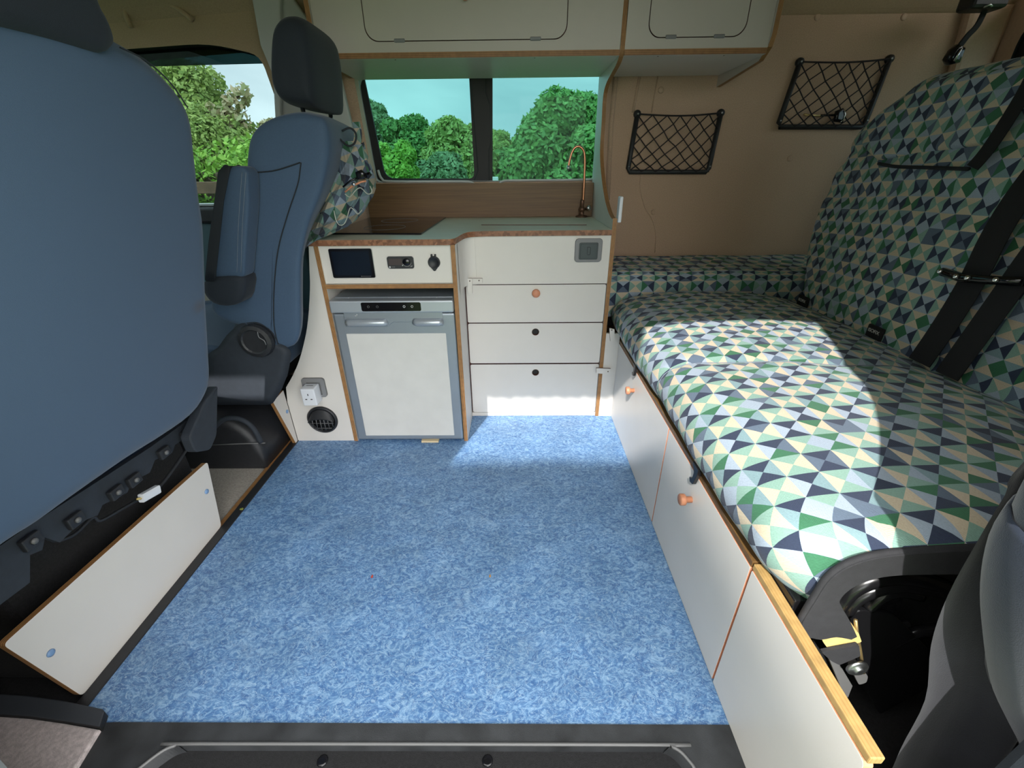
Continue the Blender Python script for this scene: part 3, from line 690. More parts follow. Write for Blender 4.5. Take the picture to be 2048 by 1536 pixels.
for k in range(2): box('hinge_foot', fx0+.03+.36*k, fx0+.06+.36*k, fy+.05, fy+.1, 0, .012, 'black_plastic', fr, .002)
c_ = onz(862, 884, 0)
tag(box('wood_wedge', c_.x-.042, c_.x+.035, fy-.010, fy+.03, .0005, .009, 'pale_wood', None, .001), 'small pale wooden strip poking out beneath the silver fridge', 'wedge')

# ================================================================== CONTROLS ON THE FASCIA
yf = YF+.0035
ts = thing('touch_screen', (-.66, yf, .78), 'large black touch screen on the white fascia above the fridge', 'screen')
a_, b_, c_, d2 = (ony(*p, yf-.004) for p in ((656, 497), (744, 497), (751, 555), (668, 556)))
X0, X1, Z0, Z1 = (a_.x+d2.x)/2, (b_.x+c_.x)/2, (c_.z+d2.z)/2, (a_.z+b_.z)/2
plate('bezel', rr(X0, X1, Z0, Z1, .006), 'y', yf-.008, .008, ['black_gloss', 'steel'], ts, bev=.001)
plate('display', rr(X0+.010, X1-.012, Z0+.010, Z1-.010, .001), 'y', yf-.0086, .001, ['screen', 'screen'], ts)
lg = bmesh.new(); box_bm(X1-.047, X1-.016, yf-.0088, yf-.0082, Z0+.0055, Z0+.0070, 0, bm=lg); box_bm(X1-.053, X1-.049, yf-.0088, yf-.0082, Z0+.005, Z0+.0075, 0, bm=lg)
fin('logo_print', lg, 'mark_dim', ts)
hc = thing('heater_controller', (-.46, yf, .78), 'small black heater controller with round dial right of the touch screen', 'controller')
a_, c_ = ony(773, 513, yf-.004), ony(829, 537, yf-.004)
X0, X1, Z0, Z1 = a_.x, c_.x, c_.z, a_.z
plate('case', rr(X0, X1, Z0, Z1, .008), 'y', yf-.006, .006, ['black_plastic', 'grey_plastic_light'], hc, bev=.001)
plate('display', rr(X0+.006, X0+.055, Z0+.013, Z1-.008, .001), 'y', yf-.0066, .001, ['screen_brown', 'screen_brown'], hc)
dc_ = ((X1-.026), (Z0+Z1)/2+.003)
lathe('dial', [(.0135, 0), (.0135, .007), (.012, .009), (.0001, .009)], (dc_[0], yf-.006, dc_[1]), (0, -1, 0), 'black_gloss', hc, 24)
tube('dial_scale', [(dc_[0]+.0168*math.cos(a), yf-.0064, dc_[1]+.0168*math.sin(a)) for a in [math.radians(200+k*10) for k in range(16)]], .0005, 'mark', hc, 4)
lathe('logo_ring', [(.0032, 0), (.0032, .0008), (.0001, .0008)], (X0+.008, yf-.006, Z0+.006), (0, -1, 0), 'mark', hc, 12)
lathe('button', [(.002, 0), (.002, .0008), (.0001, .0008)], (dc_[0]-.0165, yf-.006, dc_[1]-.013), (0, -1, 0), 'mark', hc, 12)
box('logo_print', X0+.014, X0+.027, yf-.0068, yf-.006, Z0+.005, Z0+.0075, 'mark_dim', hc, 0)
for k in range(2): tube('power_mark', [(dc_[0]+.012+.003*k, yf-.0065, dc_[1]-.019), (dc_[0]+.017+.003*k, yf-.0065, dc_[1]-.014)], .0006, 'mark', hc, 4)
s12 = thing('power_socket', (-.3, yf, .78), 'round black twelve volt socket with flip cap at the right of the fascia', 'socket')
c_ = ony(868, 525, yf-.004)
lathe('cap', [(.0225, 0), (.0225, .006), (.0205, .010), (.0185, .0105), (.0180, .0095), (.0001, .0095)], (c_.x, yf+.0005, c_.z), (0, -1, 0), 'black_plastic', s12, 28)
plate('cap_tab', rpoly([(c_.x-.013, c_.z-.018), (c_.x+.013, c_.z-.018), (c_.x+.003, c_.z-.031), (c_.x-.003, c_.z-.031)], .003), 'y', yf-.007, .006, ['black_plastic', 'black_plastic'], s12, bev=.001)
for s in (-1, 1): box('hinge_lug', c_.x+s*.0065-.0035, c_.x+s*.0065+.0035, yf-.007, yf, c_.z+.018, c_.z+.030, 'black_plastic', s12, .002)
# light switch above the drawers
ls = thing('light_switch', (.33, YD, .78), 'grey square switch with dark rocker on the upper white panel near the bed', 'switch')
a_, c_ = ony(1151, 477, YD-.004), ony(1202, 524, YD-.004)
X0, X1, Z0, Z1 = a_.x, c_.x, c_.z, a_.z
plate('surround', rr(X0, X1, Z0, Z1, .014), 'y', YD-.008, .008, ['grey_plastic_light', 'grey_plastic'], ls, bev=.003)
plate('inner_frame', rr(X0+.017, X1-.017, Z0+.011, Z1-.016, .006), 'y', YD-.010, .003, ['slate_plastic', 'black_plastic'], ls, bev=.001)
plate('rocker', rr(X0+.022, X1-.022, Z0+.016, Z1-.021, .005), 'y', YD-.012, .003, ['slate_plastic', 'slate_plastic'], ls, bev=.001)
tube('rocker_mark', [(a_.x+(c_.x-a_.x)/2+dx, YD-.0125, (Z0+Z1)/2+dz) for dx, dz in ((-.006, .014), (.005, .014), (.007, .010), (.007, -.012), (.004, -.016), (-.004, -.016), (-.006, -.012), (-.006, .014))], .0006, 'black_gloss', ls, 4)
# mains socket with white cube adaptor, and the hot air vent
ms = thing('mains_socket', (-.87, YF, .3), 'grey L-shaped visible frame of a mains socket behind the white plug adaptor', 'socket')
fpx = [xz(ony(a, b_, YF-.004)) for a, b_ in ((602, 756), (644, 755), (656, 793), (645, 795), (602, 795))]
x0_, z1_ = fpx[0]; x1_, z0_ = fpx[2]
plate('socket_frame', rr(x0_, x1_, z0_, z1_, .012), 'y', YF-.010, .010, ['grey_plastic_light', 'grey_plastic'], ms, holes=[rr(x0_+.020, x1_-.018, z0_+.012, z1_-.018, .003)])
box('socket_face', x0_+.014, x1_-.012, YF-.005, YF+.001, z0_+.008, z1_-.014, 'grey_plastic', ms, .001)
ad = thing('plug_adaptor', (-.88, YF-.03, .27), 'white cube plug adaptor with three pin slots on the lower left panel', 'adaptor')
yA = YF-.060
p0, p1, p2, p3 = (ony(*p, yA) for p in ((599, 779), (628, 778), (634, 812), (607, 812)))
ax0, ax1, az0, az1 = (p0.x+p3.x)/2, (p1.x+p2.x)/2, (p2.z+p3.z)/2, (p0.z+p1.z)/2
box('adaptor_body', ax0, ax1, yA, YF-.0055, az0, az1, 'white_plastic', ad, .005, seg=3)
acx, acz = (ax0+ax1)/2, (az0+az1)/2
for dx, dz, ww, hh in ((0, .013, .0035, .009), (-.011, -.008, .008, .004), (.011, -.008, .008, .004)):
    box('pin_slot', acx+dx-ww/2, acx+dx+ww/2, yA-.0006, yA+.002, acz+dz-hh/2, acz+dz+hh/2, 'black_rubber', ad, 0)
box('top_slot', acx-.014, acx+.014, yA+.03, yA+.034, az1-.001, az1+.0006, 'grey_plastic', ad, 0)
av = thing('air_vent', (-.86, YF, .1), 'round black hot air vent with hooded grille low on the left panel', 'vent')
vc = ony(644, 841, YF-.01); vr = .066
lathe('vent_ring', [(vr, 0), (vr+.001, .006), (vr-.004, .011), (vr-.008, .012), (vr-.010, .006), (vr-.010, .001)], (vc.x, YF, vc.z), (0, -1, 0), 'black_plastic', av, 40)
bm = bmesh.new()   # hood: upper shell bulging forward
rows = []
for i in range(9):
    ph = math.radians(10*i)
    rows.append([bm.verts.new((vc.x+(vr-.011)*math.cos(math.radians(182-184*k/20)), YF-.008-.022*i/8, vc.z+(vr-.011)*math.sin(math.radians(182-184*k/20))*(1-.72*i/8))) for k in range(21)])
for i in range(8):
    for k in range(20): bm.faces.new((rows[i][k], rows[i][k+1], rows[i+1][k+1], rows[i+1][k]))
o = fin('vent_hood', bm, 'black_plastic', av, smooth=True, recalc=True); md = o.modifiers.new('s', 'SOLIDIFY'); md.thickness = .003
lathe('vent_throat', [(vr-.012, 0), (.0001, .0005)], (vc.x, YF-.001, vc.z), (0, -1, 0), 'black_rubber', av, 24)
for k in range(6):
    x_ = -.042+.0168*k; hh = math.sqrt(max(.0, (vr-.012)**2-x_**2))
    tube('vent_vane', [(vc.x+x_*1.05, YF-.012, vc.z-hh*.92), (vc.x+x_+.008, YF-.026, vc.z+min(hh*.3, .012))], .0018, 'grey_plastic', av, 4)
for dz in (-.035, -.010):
    hh = math.sqrt((vr-.013)**2-dz**2); tube('vent_vane', [(vc.x-hh, YF-.018, vc.z+dz), (vc.x+hh, YF-.018, vc.z+dz)], .0016, 'grey_plastic', av, 4)

# ================================================================== OVERHEAD CABINETS
YO = 1.965
def overhead(name, label, x0, x1, door_x0, door_x1, hinges, knob_x):
    t_ = thing(name, ((x0+x1)/2, YO, 1.465), label, 'cabinet')
    zb = 1.465; zt_ = 1.80
    zd = ony(900, 80, YO).z
    hole_ = rr(door_x0-.003, door_x1+.003, zd-.003, 1.79, .045, 8)
    dr = rr(door_x0, door_x1, zd, 1.788, .044, 8)
    plate('front_frame', [(x0, zb+.018), (x1, zb+.018), (x1, zt_), (x0, zt_)], 'y', YO, .012, ['laminate_shaded', 'gap'], t_, holes=[hole_])
    d_ = plate('door', dr, 'y', YO, .012, ['laminate_shaded', 'gap'], t_)
    box('door_back', door_x0-.01, door_x1+.01, YO+.013, YO+.017, zd-.01, 1.79, 'gap', t_, 0)
    for hx in hinges:
        box('hinge', hx-.020, hx+.020, YO-.005, YO+.001, zd-.006, zd+.006, 'grey_plastic_light', d_, .003)
    lathe('knob', [(.009, 0), (.009, .012), (.017, .014), (.018, .020), (.016, .023), (.0001, .023)], (knob_x, YO, ony(930, -8, YO).z), (0, -1, 0), 'knob_wood', d_, 20)
    plate('bottom_board', [(x0, YO-.001), (x1, YO-.001), (x1, 2.385), (x0, 2.385)], 'z', zb, .018, ['laminate', 'overhead_ply'], t_)
    for fx in (.25, .72): lathe('screw_head', [(.0025, 0), (.0025, .0012), (.0001, .0014)], (x0+(x1-x0)*fx, YO+.02, zb), (0, 0, -1), 'screw_dark', t_, 10)
    return t_
oxl = ony(612, 20, YO).x
oc1 = overhead('overhead_cabinet', 'long white overhead cabinet above the window with plywood bottom edge', oxl+.018, .3845, ony(735, 75, YO).x-.004, ony(1127, 75, YO).x+.01, (ony(799, 80, YO).x, ony(1071, 80, YO).x), ony(931, 0, YO).x)
plate('end_panel', [tuple(p) for p in (( YO-.012, 1.80), (YO-.010, 1.56), (YO+.01, 1.50), (YO+.05, 1.464), (2.385, 1.464), (2.385, 1.72), (2.2, 1.80))], 'x', oxl, .017, ['laminate_shaded', 'ply_x'], oc1)
oc2 = overhead('overhead_cabinet', 'short white overhead cabinet at the right above the left net pocket', .4025, .925, ony(1302, 80, YO).x-.012, ony(1480, 80, YO).x+.012, (ony(1341, 80, YO).x, ony(1437, 80, YO).x), ony(1402, 0, YO).x)
plate('end_panel', [(YO-.012, 1.80), (YO-.012, 1.52), (YO+.0, 1.485), (YO+.05, 1.452), (2.385, 1.420), (2.385, 1.72), (2.2, 1.80)], 'x', .926, .017, ['laminate_shaded', 'ply_x'], oc2)

# ================================================================== BENCH BASE
bu = thing('bench_unit', (XB, 1.0, 0), 'long white bench base with three plywood-edged front panels under the patterned seat', 'bench base')
ZB = .385
for i, (y0_, y1_) in enumerate(((1.108, 1.814), (.598, 1.102), (.283, .592))):
    p_ = plate('door' if i < 2 else 'end_panel', rpoly([(y0_, .002), (y1_, .002), (y1_, ZB), (y0_, ZB)], [.004, .004, .004, .014 if i == 2 else .004]), 'x', XB, .014, ['laminate', 'knob_wood'], bu, bev=.001)
    if i < 2:
        k_ = onx(*((1268, 781), (1383, 999))[i], XB)
        lathe('knob', [(.0085, 0), (.0085, .016), (.0150, .018), (.0158, .022), (.0155, .030), (.014, .032), (.0001, .032)], k_, (-1, 0, 0), 'knob_wood', p_, 24)
box('rail_top', XB+.001, XB+.021, .598, 1.814, ZB+.001, ZB+.016, 'splash_wood', bu, .001)
box('rail_top', XB+.001, XB+.021, .283, .594, ZB+.001, ZB+.016, 'ply_bench', bu, .002, label='lighter plywood rail at the near end')
box('inner_frame', XB+.0145, XB+.10, .60, 1.81, .01, ZB-.02, 'gap', bu, 0)
box('rear_box', .80, 1.9, .60, 2.38, .005, .40, 'black_carpet', bu, .005)

# ================================================================== BED SEAT
CS = .056
bs = thing('folding_bench', (.9, 1.2, .4), 'reclining bench seat with triangle patterned cushion and backrest on the right', 'bench seat')
SY0, SY1 = .485, 1.985
pf = spline([Vector(p) for p in ((.488, .405), (.470, .415), (.448, .450), (.446, .488), (.462, .522), (.495, .548), (.55, .568), (.64, .580), (.80, .588), (.98, .584), (1.12, .572), (1.24, .548), (1.30, .525), (1.33, .47))], 6)
pl = [0]
for a, b_ in zip(pf[:-1], pf[1:]): pl.append(pl[-1]+(b_-a).length)
LT = pl[-1]
def seat_fn(u, v):
    s = u*LT; k = 0
    while k < len(pl)-2 and pl[k+1] < s: k += 1
    t_ = (s-pl[k])/(pl[k+1]-pl[k]); p = pf[k].lerp(pf[k+1], min(t_, 1))
    y = SY0+(SY1-SY0)*v; x, z = p
    up = min(1, max(0, (z-.42)/.14))
    # pads: shallow groove at y=1.19, soft ends
    g = math.exp(-((y-(1.185+.04*math.sin(x*5)))/.016)**2)*.010 + math.exp(-((y-.80)/.015)**2)*.0
    pad = .010*math.sin(math.pi*min(1, max(0, (y-1.19)/.79)))+.007*math.sin(math.pi*min(1, max(0, (y-.49)/.69)))
    e = max(0, 1-(SY1-y)/.06); z -= (e**2.5)*.05*up; x += (e**2.5)*.02*(1-up)
    e = max(0, 1-(y-SY0)/.05); z -= (e**3)*.012*up
    w1 = .0035*math.sin(x*21+y*9)+.0025*math.sin(y*33-x*14)
    e2 = max(0, 1-(y-SY0)/.11)**2
    if x < .60: x += e2*.058*min(1, max(0, (.60-x)/.10)); z -= e2*.012*up
    if x < .56: z2 = z; x -= (pad*.7-g*.6)*(1-up*.4); x += w1*.6*(1-up)
    z += (pad-g+w1*.6)*up
    return Vector((x, y, z))
def seat_uv(u, v): return ((SY0+(SY1-SY0)*v)/CS+.3*math.sin(u*5), u*LT/CS+.25*math.sin(v*6.0)+.1)
sc1 = grid('seat_cushion', seat_fn, 90, 110, 'fabric_triangles', bs, seat_uv)
# closing underside / ends as separate darker cover
bm = bmesh.new(); prf = [seat_fn(i/40, 1) for i in range(41)]
bm.faces.new([bm.verts.new(p) for p in prf])
fin('far_end_cover', bm, 'side_cover', bs)
# piping seam
tube('piping', [seat_fn(u/40, (1.185+.04*math.sin(seat_fn(u/40, .5).x*5)-SY0)/(SY1-SY0))+Vector((-.001, 0, .001)) for u in range(3, 38)], .0022, 'stitch', sc1, 6)
tube('hem', [seat_fn(.004, v/30)+Vector((.0, 0, -.004)) for v in range(31)], .0035, 'stitch', sc1, 6)
box('frame_rail', XB+.022, XB+.05, .50, 1.80, ZB-.02, .418, 'mech_black', bs, .003)
for px, py, s in ((1268, 740, 1.0), (1388, 952, 1.0)):
    h_ = onx(px, py, XB-.012)
    hk = rpoly([(h_.y+.020, .425), (h_.y-.018, .425), (h_.y-.016, h_.z+.012), (h_.y-.004, h_.z-.024), (h_.y+.012, h_.z-.028), (h_.y+.020, h_.z-.018), (h_.y+.012, h_.z-.013), (h_.y+.004, h_.z-.010), (h_.y+.002, h_.z+.010)], .003)
    plate('bed_hook', hk, 'x', XB-.014, .010, ['mech_black', 'mech_black'], bs, bev=.001)
# near end cover (dark cloth) following the cushion profile
prf = [Vector((seat_fn(u/60, 0).x, seat_fn(u/60, 0).z)) for u in range(0, 61)]
top_ = [p+Vector((-.001, .001)) for p in prf if p.x < 1.30]
inn = []
for k, p in enumerate(top_):
    q0, q1 = top_[max(k-1, 0)], top_[min(k+1, len(top_)-1)]; tn = (q1-q0).normalized(); nn = Vector((tn.y, -tn.x))
    inn.append(p+nn*(.058 if k > 10 else .046*k/10+.012))
outer = spline([ony(a, b_, SY0-.006) for a, b_ in ((1600, 1246), (1628, 1200), (1660, 1154), (1710, 1124), (1790, 1107), (1945, 1097), (2070, 1096))], 5)
inner = spline([ony(a, b_, SY0-.006) for a, b_ in ((2070, 1150), (1945, 1146), (1860, 1146), (1790, 1148), (1740, 1156), (1700, 1174), (1678, 1196), (1682, 1212), (1697, 1238), (1712, 1270))], 4)
low_ = spline([ony(a, b_, SY0-.006) for a, b_ in ((1700, 1276), (1670, 1271), (1640, 1276), (1615, 1272), (1602, 1277))], 3)
plate('side_cover', [xz(p) for p in outer+inner+low_], 'y', SY0-.010, .006, ['side_cover', 'side_cover'], bs, bev=.0015)
tube('cover_lip', [p+Vector((.002, .004, -.002)) for p in outer], .0065, 'side_cover', bs, 8)
P = [xz(ony(a, b_, SY0+.006)) for a, b_ in ((1640, 1270), (1715, 1262), (1722, 1282), (1700, 1288), (1655, 1296), (1645, 1282))]
plate('foam_edge', rpoly(P, .004), 'y', SY0+.004, .02, ['foam', 'foam'], bs, label='yellow foam showing below the dark cover')
P = [xz(ony(a, b_, SY0+.0)) for a, b_ in ((1640, 1300), (1715, 1286), (1718, 1308), (1676, 1326), (1660, 1318))]
plate('lower_cloth', rpoly(P, .004), 'y', SY0-.004, .006, ['side_cover', 'side_cover'], bs)
P = [ony(a, b_, SY0+.02) for a, b_ in ((1711, 1240), (1714, 1270), (1720, 1300), (1727, 1345))]
tube('brass_edge', P, .0035, 'brass', bs, 6)
def disc(pxy, y, rad, m_, nm, lab=None, h=.006):
    c_ = ony(*pxy, y); lathe(nm, [(rad, 0), (rad, h*.6), (rad*.85, h), (rad*.5, h), (rad*.45, h*1.7), (rad*.2, h*1.8), (.0001, h*1.8)], c_, (0, -1, 0), m_, bs, 24, label=lab)
disc((1713, 1334), SY0+.012, .020, 'steel', 'pivot_bolt', 'zinc bolt of the folding mechanism')
for pts, rad in ((((1690, 1222), (1712, 1196), (1750, 1178), (1800, 1170), (1860, 1178), (1910, 1195)), .014), (((1672, 1215), (1700, 1180), (1740, 1160), (1790, 1152), (1850, 1160), (1900, 1180)), .016), (((1735, 1215), (1765, 1190), (1800, 1182), (1840, 1190)), .012),
                 (((1780, 1290), (1805, 1275), (1840, 1262), (1900, 1256), (1960, 1252)), .011), (((1780, 1290), (1786, 1265), (1800, 1250), (1815, 1246)), .008)):
    tube('mechanism_tube', spline([ony(a, b_, SY0+.05) for a, b_ in pts], 4), rad, 'mech_black', bs, 12)
P = [xz(ony(a, b_, SY0+.03)) for a, b_ in ((1655, 1310), (1665, 1305), (1705, 1372), (1696, 1395), (1688, 1390))]
plate('mechanism_arm', P, 'y', SY0+.03, .008, ['grey_plastic', 'brass'], bs)
P = [xz(ony(a, b_, SY0+.04)) for a, b_ in ((1690, 1240), (1720, 1220), (1790, 1230), (1860, 1300), (1850, 1380), (1760, 1430), (1725, 1365), (1715, 1290))]
plate('side_bracket', rpoly(P, .012), 'y', SY0+.04, .010, ['mech_black', 'mech_black'], bs, bev=.002)
P = [xz(ony(a, b_, SY0+.025)) for a, b_ in ((1698, 1330), (1712, 1320), (1734, 1350), (1731, 1362), (1716, 1367))]
plate('lock_lever', rpoly(P, .006), 'y', SY0+.022, .008, ['grey_plastic', 'grey_plastic'], bs)
box('seat_underframe', .52, 1.32, SY0+.10, 1.95, .40, .455, 'mech_black', bs, .01)

# backrest
BX0, BSL = 1.255, .22
def bx(z): return BX0+BSL*(z-.54)
bn = Vector((1, 0, -BSL)); bp0 = Vector((BX0, 0, .54))
def onback(px, py, off=0): return onp(px, py, bp0-Vector((off, 0, 0)), bn)
opx = ((1598, 620), (1600, 560), (1606, 500), (1622, 440), (1640, 392), (1662, 345), (1688, 312), (1694, 285), (1712, 258), (1760, 215), (1795, 192), (1826, 166), (1850, 152))
ol = [onback(a, b_) for a, b_ in opx]
lo = [(p.y, p.z) for p in ol]
lo = [(lo[0][0], .47)]+lo+[(1.80, 1.375), (1.55, 1.372), (1.0, 1.37), (.62, 1.36), (.53, 1.28), (.50, 1.0), (.50, .47)]
lo = rpoly(lo, .02, 2)
def back_wave(co, hump=1):
    y, z = co.y, co.z; d_ = co.x       # co.x: 0 front .. thickness
    fr_ = 1-min(1, d_/.10)
    w1 = .012*math.exp(-((z-(1.005+.012*math.sin(y*9)))/.022)**2)+.008*math.exp(-((z-(.965+.01*math.sin(y*13)))/.014)**2)+.010*math.exp(-((z-1.145)/.010)**2)
    w1 += .010*math.exp(-((z-.56)/.03)**2)
    crease = .006*math.exp(-((y-1.62-.22*(z-.6))/.010)**2)
    bulge = -.018*math.sin(math.pi*min(1, max(0, (1.98-y)/.95)))
    return Vector((bx(z)+d_+(w1+crease+bulge)*fr_, y, z))
# front surface as a dense grid inside the outline: use pillow with inner rings
def soft_panel(name, outline, thick, m_, parent, fn, uvf, edge=.05, rings=16, label=None):
    bm = bmesh.new(); cy = sum(p[0] for p in outline)/len(outline); cz = sum(p[1] for p in outline)/len(outline); N = len(outline); R = []
    for i in range(rings+1):
        t_ = i/rings                     # 0 outline back, going front then to centre
        if i == 0: s, dd = 1.0, thick
        elif i <= 5:
            a = (i-1)/4*math.pi/2; s = 1.0; dd = edge*(1-math.sin(a)); inset = edge*(1-math.cos(a)); s = ('i', inset)
        else: s = 1-(i-5)/(rings-5); dd = 0
        ring = []
        for (y, z) in outline:
            v = Vector((y-cy, z-cz)); L_ = v.length
            if isinstance(s, tuple): q = v*(1-s[1]/L_)
            elif i == 0: q = v
            else: q = v*(1-edge/L_)*s
            ring.append(bm.verts.new(fn(Vector((dd, cy+q.x, cz+q.y)))) if s != 0 else None)
        R.append(ring)
    ctr = bm.verts.new(fn(Vector((0, cy, cz))))
    lay = bm.loops.layers.uv.new('UVMap')
    for a, b_ in zip(R[:-2], R[1:-1]):
        for k in range(N): bm.faces.new((a[k], a[(k+1) % N], b_[(k+1) % N], b_[k]))
    for k in range(N): bm.faces.new((R[-2][k], R[-2][(k+1) % N], ctr))
    bm.faces.new(R[0][::-1])
    for fc in bm.faces:
        for lp in fc.loops: lp[lay].uv = uvf(lp.vert.co)
    for v in R[-1]:
        if v and not v.link_faces: bm.verts.remove(v)
    return fin(name, bm, m_, parent, smooth=True, label=label)
def densify(o_, step=.02):
    out = []
    for k in range(len(o_)):
        a, b_ = Vector(o_[k]), Vector(o_[(k+1) % len(o_)]); n_ = max(1, int((b_-a).length/step))
        for j in range(n_): out.append(tuple(a.lerp(b_, j/n_)))
    return out
lod = densify(lo)
br = soft_panel('backrest', lod, .16, 'fabric_triangles', bs, back_wave, lambda c: ((c.y-.06*c.z)/.050, (c.z+.05*c.y+(c.x-BX0)*.6)/.054), .045, 40)
# raised headrest section above the slot
hl = [onback(a, b_, .02) for a, b_ in ((1752, 322), (1722, 292), (1716, 268), (1760, 222), (1800, 198), (1832, 172), (1856, 158), (2048, 126))]
hlo = [(p.y, p.z) for p in hl]+[(1.40, 1.35), (1.40, 1.150)]
ho = densify(rpoly(hlo, .02, 3), .02)
def head_wave(co): return Vector((bx(co.z)-.028+co.x+.006*math.sin(co.y*16)*math.sin(co.z*12), co.y, co.z))
soft_panel('headrest_pad', ho, .06, 'fabric_triangles', br, head_wave, lambda c: ((c.y-.06*c.z)/.050+.4, (c.z+.05*c.y+(c.x-BX0)*.6)/.054+.3), .028, 24)
sl = [onback(a, b_, .032) for a, b_ in ((1757, 327), (1790, 333), (1850, 335), (1938, 338))]
tube('slot', spline(sl, 4), .0055, 'seat_black', br, 6)
# belts hanging over the backrest
def strap(pts, wdt, off=.03, nm='seat_belt_webbing', par=None):
    P = spline([onback(a, b_, off) for a, b_ in pts], 5)
    return tube(nm, P, .01, 'strap', par, 8, flat=(wdt, .004), up=(-1, 0, BSL))
sb = thing('seat_belt', onback(1900, 620, .02), 'pair of black seat belts with buckles hanging down the patterned backrest', 'seat belt')
strap(((2110, 60), (2060, 165), (2015, 240), (1975, 300), (1945, 335)), .045, .05, par=sb)
strap(((2110, 300), (2040, 390), (1990, 470), (1945, 560), (1890, 650), (1838, 725)), .075, .05, par=sb)
strap(((2140, 420), (2075, 500), (2010, 590), (1945, 680), (1893, 752)), .070, .055, par=sb)
P = [onback(a, b_, .07) for a, b_ in ((1885, 543), (1925, 556), (1975, 560), (2048, 563))]
tube('buckle_bar', P, .012, 'black_gloss', sb, 8)
for a, b_ in ((1880, 543), (1912, 553), (1935, 556), (1992, 560)):
    c_ = onback(a, b_, .085); lathe('buckle_tongue', [(.001, 0), (.007, .001), (.007, .004), (.001, .005)], c_, (-.8, -.6, .3), 'chrome', sb, 10)
# isofix tags
for px, py, lbl in ((1608, 606, 'small black child seat anchor flap at the far end of the seat joint'), (1752, 669, 'small black child seat anchor flap with white lettering')):
    c_ = onback(px, py, .012)
    t_ = thing('anchor_flap', c_, lbl, 'seat flap')
    box('flap', c_.x-.012, c_.x+.0, c_.y-.034, c_.y+.034, c_.z-.035, c_.z+.030, 'strap', t_, .005)
    cu = bpy.data.curves.new('lettering', 'FONT'); cu.body = 'ISOFIX'; cu.size = .017; cu.align_x = 'CENTER'; cu.extrude = .0003
    to = bpy.data.objects.new('lettering', cu); C.objects.link(to); to.matrix_world = Matrix(((0, 0, -1, c_.x-.0128), (-1, 0, 0, c_.y), (0, 1, 0, c_.z+.006), (0, 0, 0, 1)))
    dg = bpy.context.evaluated_depsgraph_get(); me = bpy.data.meshes.new_from_object(to.evaluated_get(dg)); me.transform(to.matrix_world)
    bpy.data.objects.remove(to); me.materials.clear(); link_mesh('lettering', me, 'mark', t_)

# infill cushion behind, along the wall
def inf_fn(u, v):
    pf2 = [(2.005, .45), (1.998, .53), (2.000, .61), (2.012, .648), (2.04, .664), (2.12, .668), (2.25, .668), (2.36, .668), (2.388, .655), (2.392, .60)]
    P = spline([Vector(p) for p in pf2], 4); k = min(len(P)-2, int(u*(len(P)-1))); t_ = u*(len(P)-1)-k; p = P[k].lerp(P[k+1], t_)
    x = .412+(1.9-.412)*v; e = max(0, 1-v/.03); z = p.y-(e**3)*.02
    return Vector((x, p.x+.003*math.sin(x*9), z+.002*math.sin(x*14)))
ifc = thing('infill_cushion', (1.1, 2.2, .45), 'long patterned filler cushion lying along the carpeted wall behind the seat', 'cushion')
ifl = []
grid('cushion_cover', inf_fn, 36, 60, 'fabric_triangles', ifc, lambda u, v: (v*1.488/.058, u*.72/.058))
bm = bmesh.new(); bm.faces.new([bm.verts.new(inf_fn(i/36, 0)) for i in range(37)]); fin('cushion_end', bm, 'side_cover', ifc)
box('cushion_base', .42, 1.9, 2.01, 2.385, .40, .46, 'side_cover', ifc, .005)

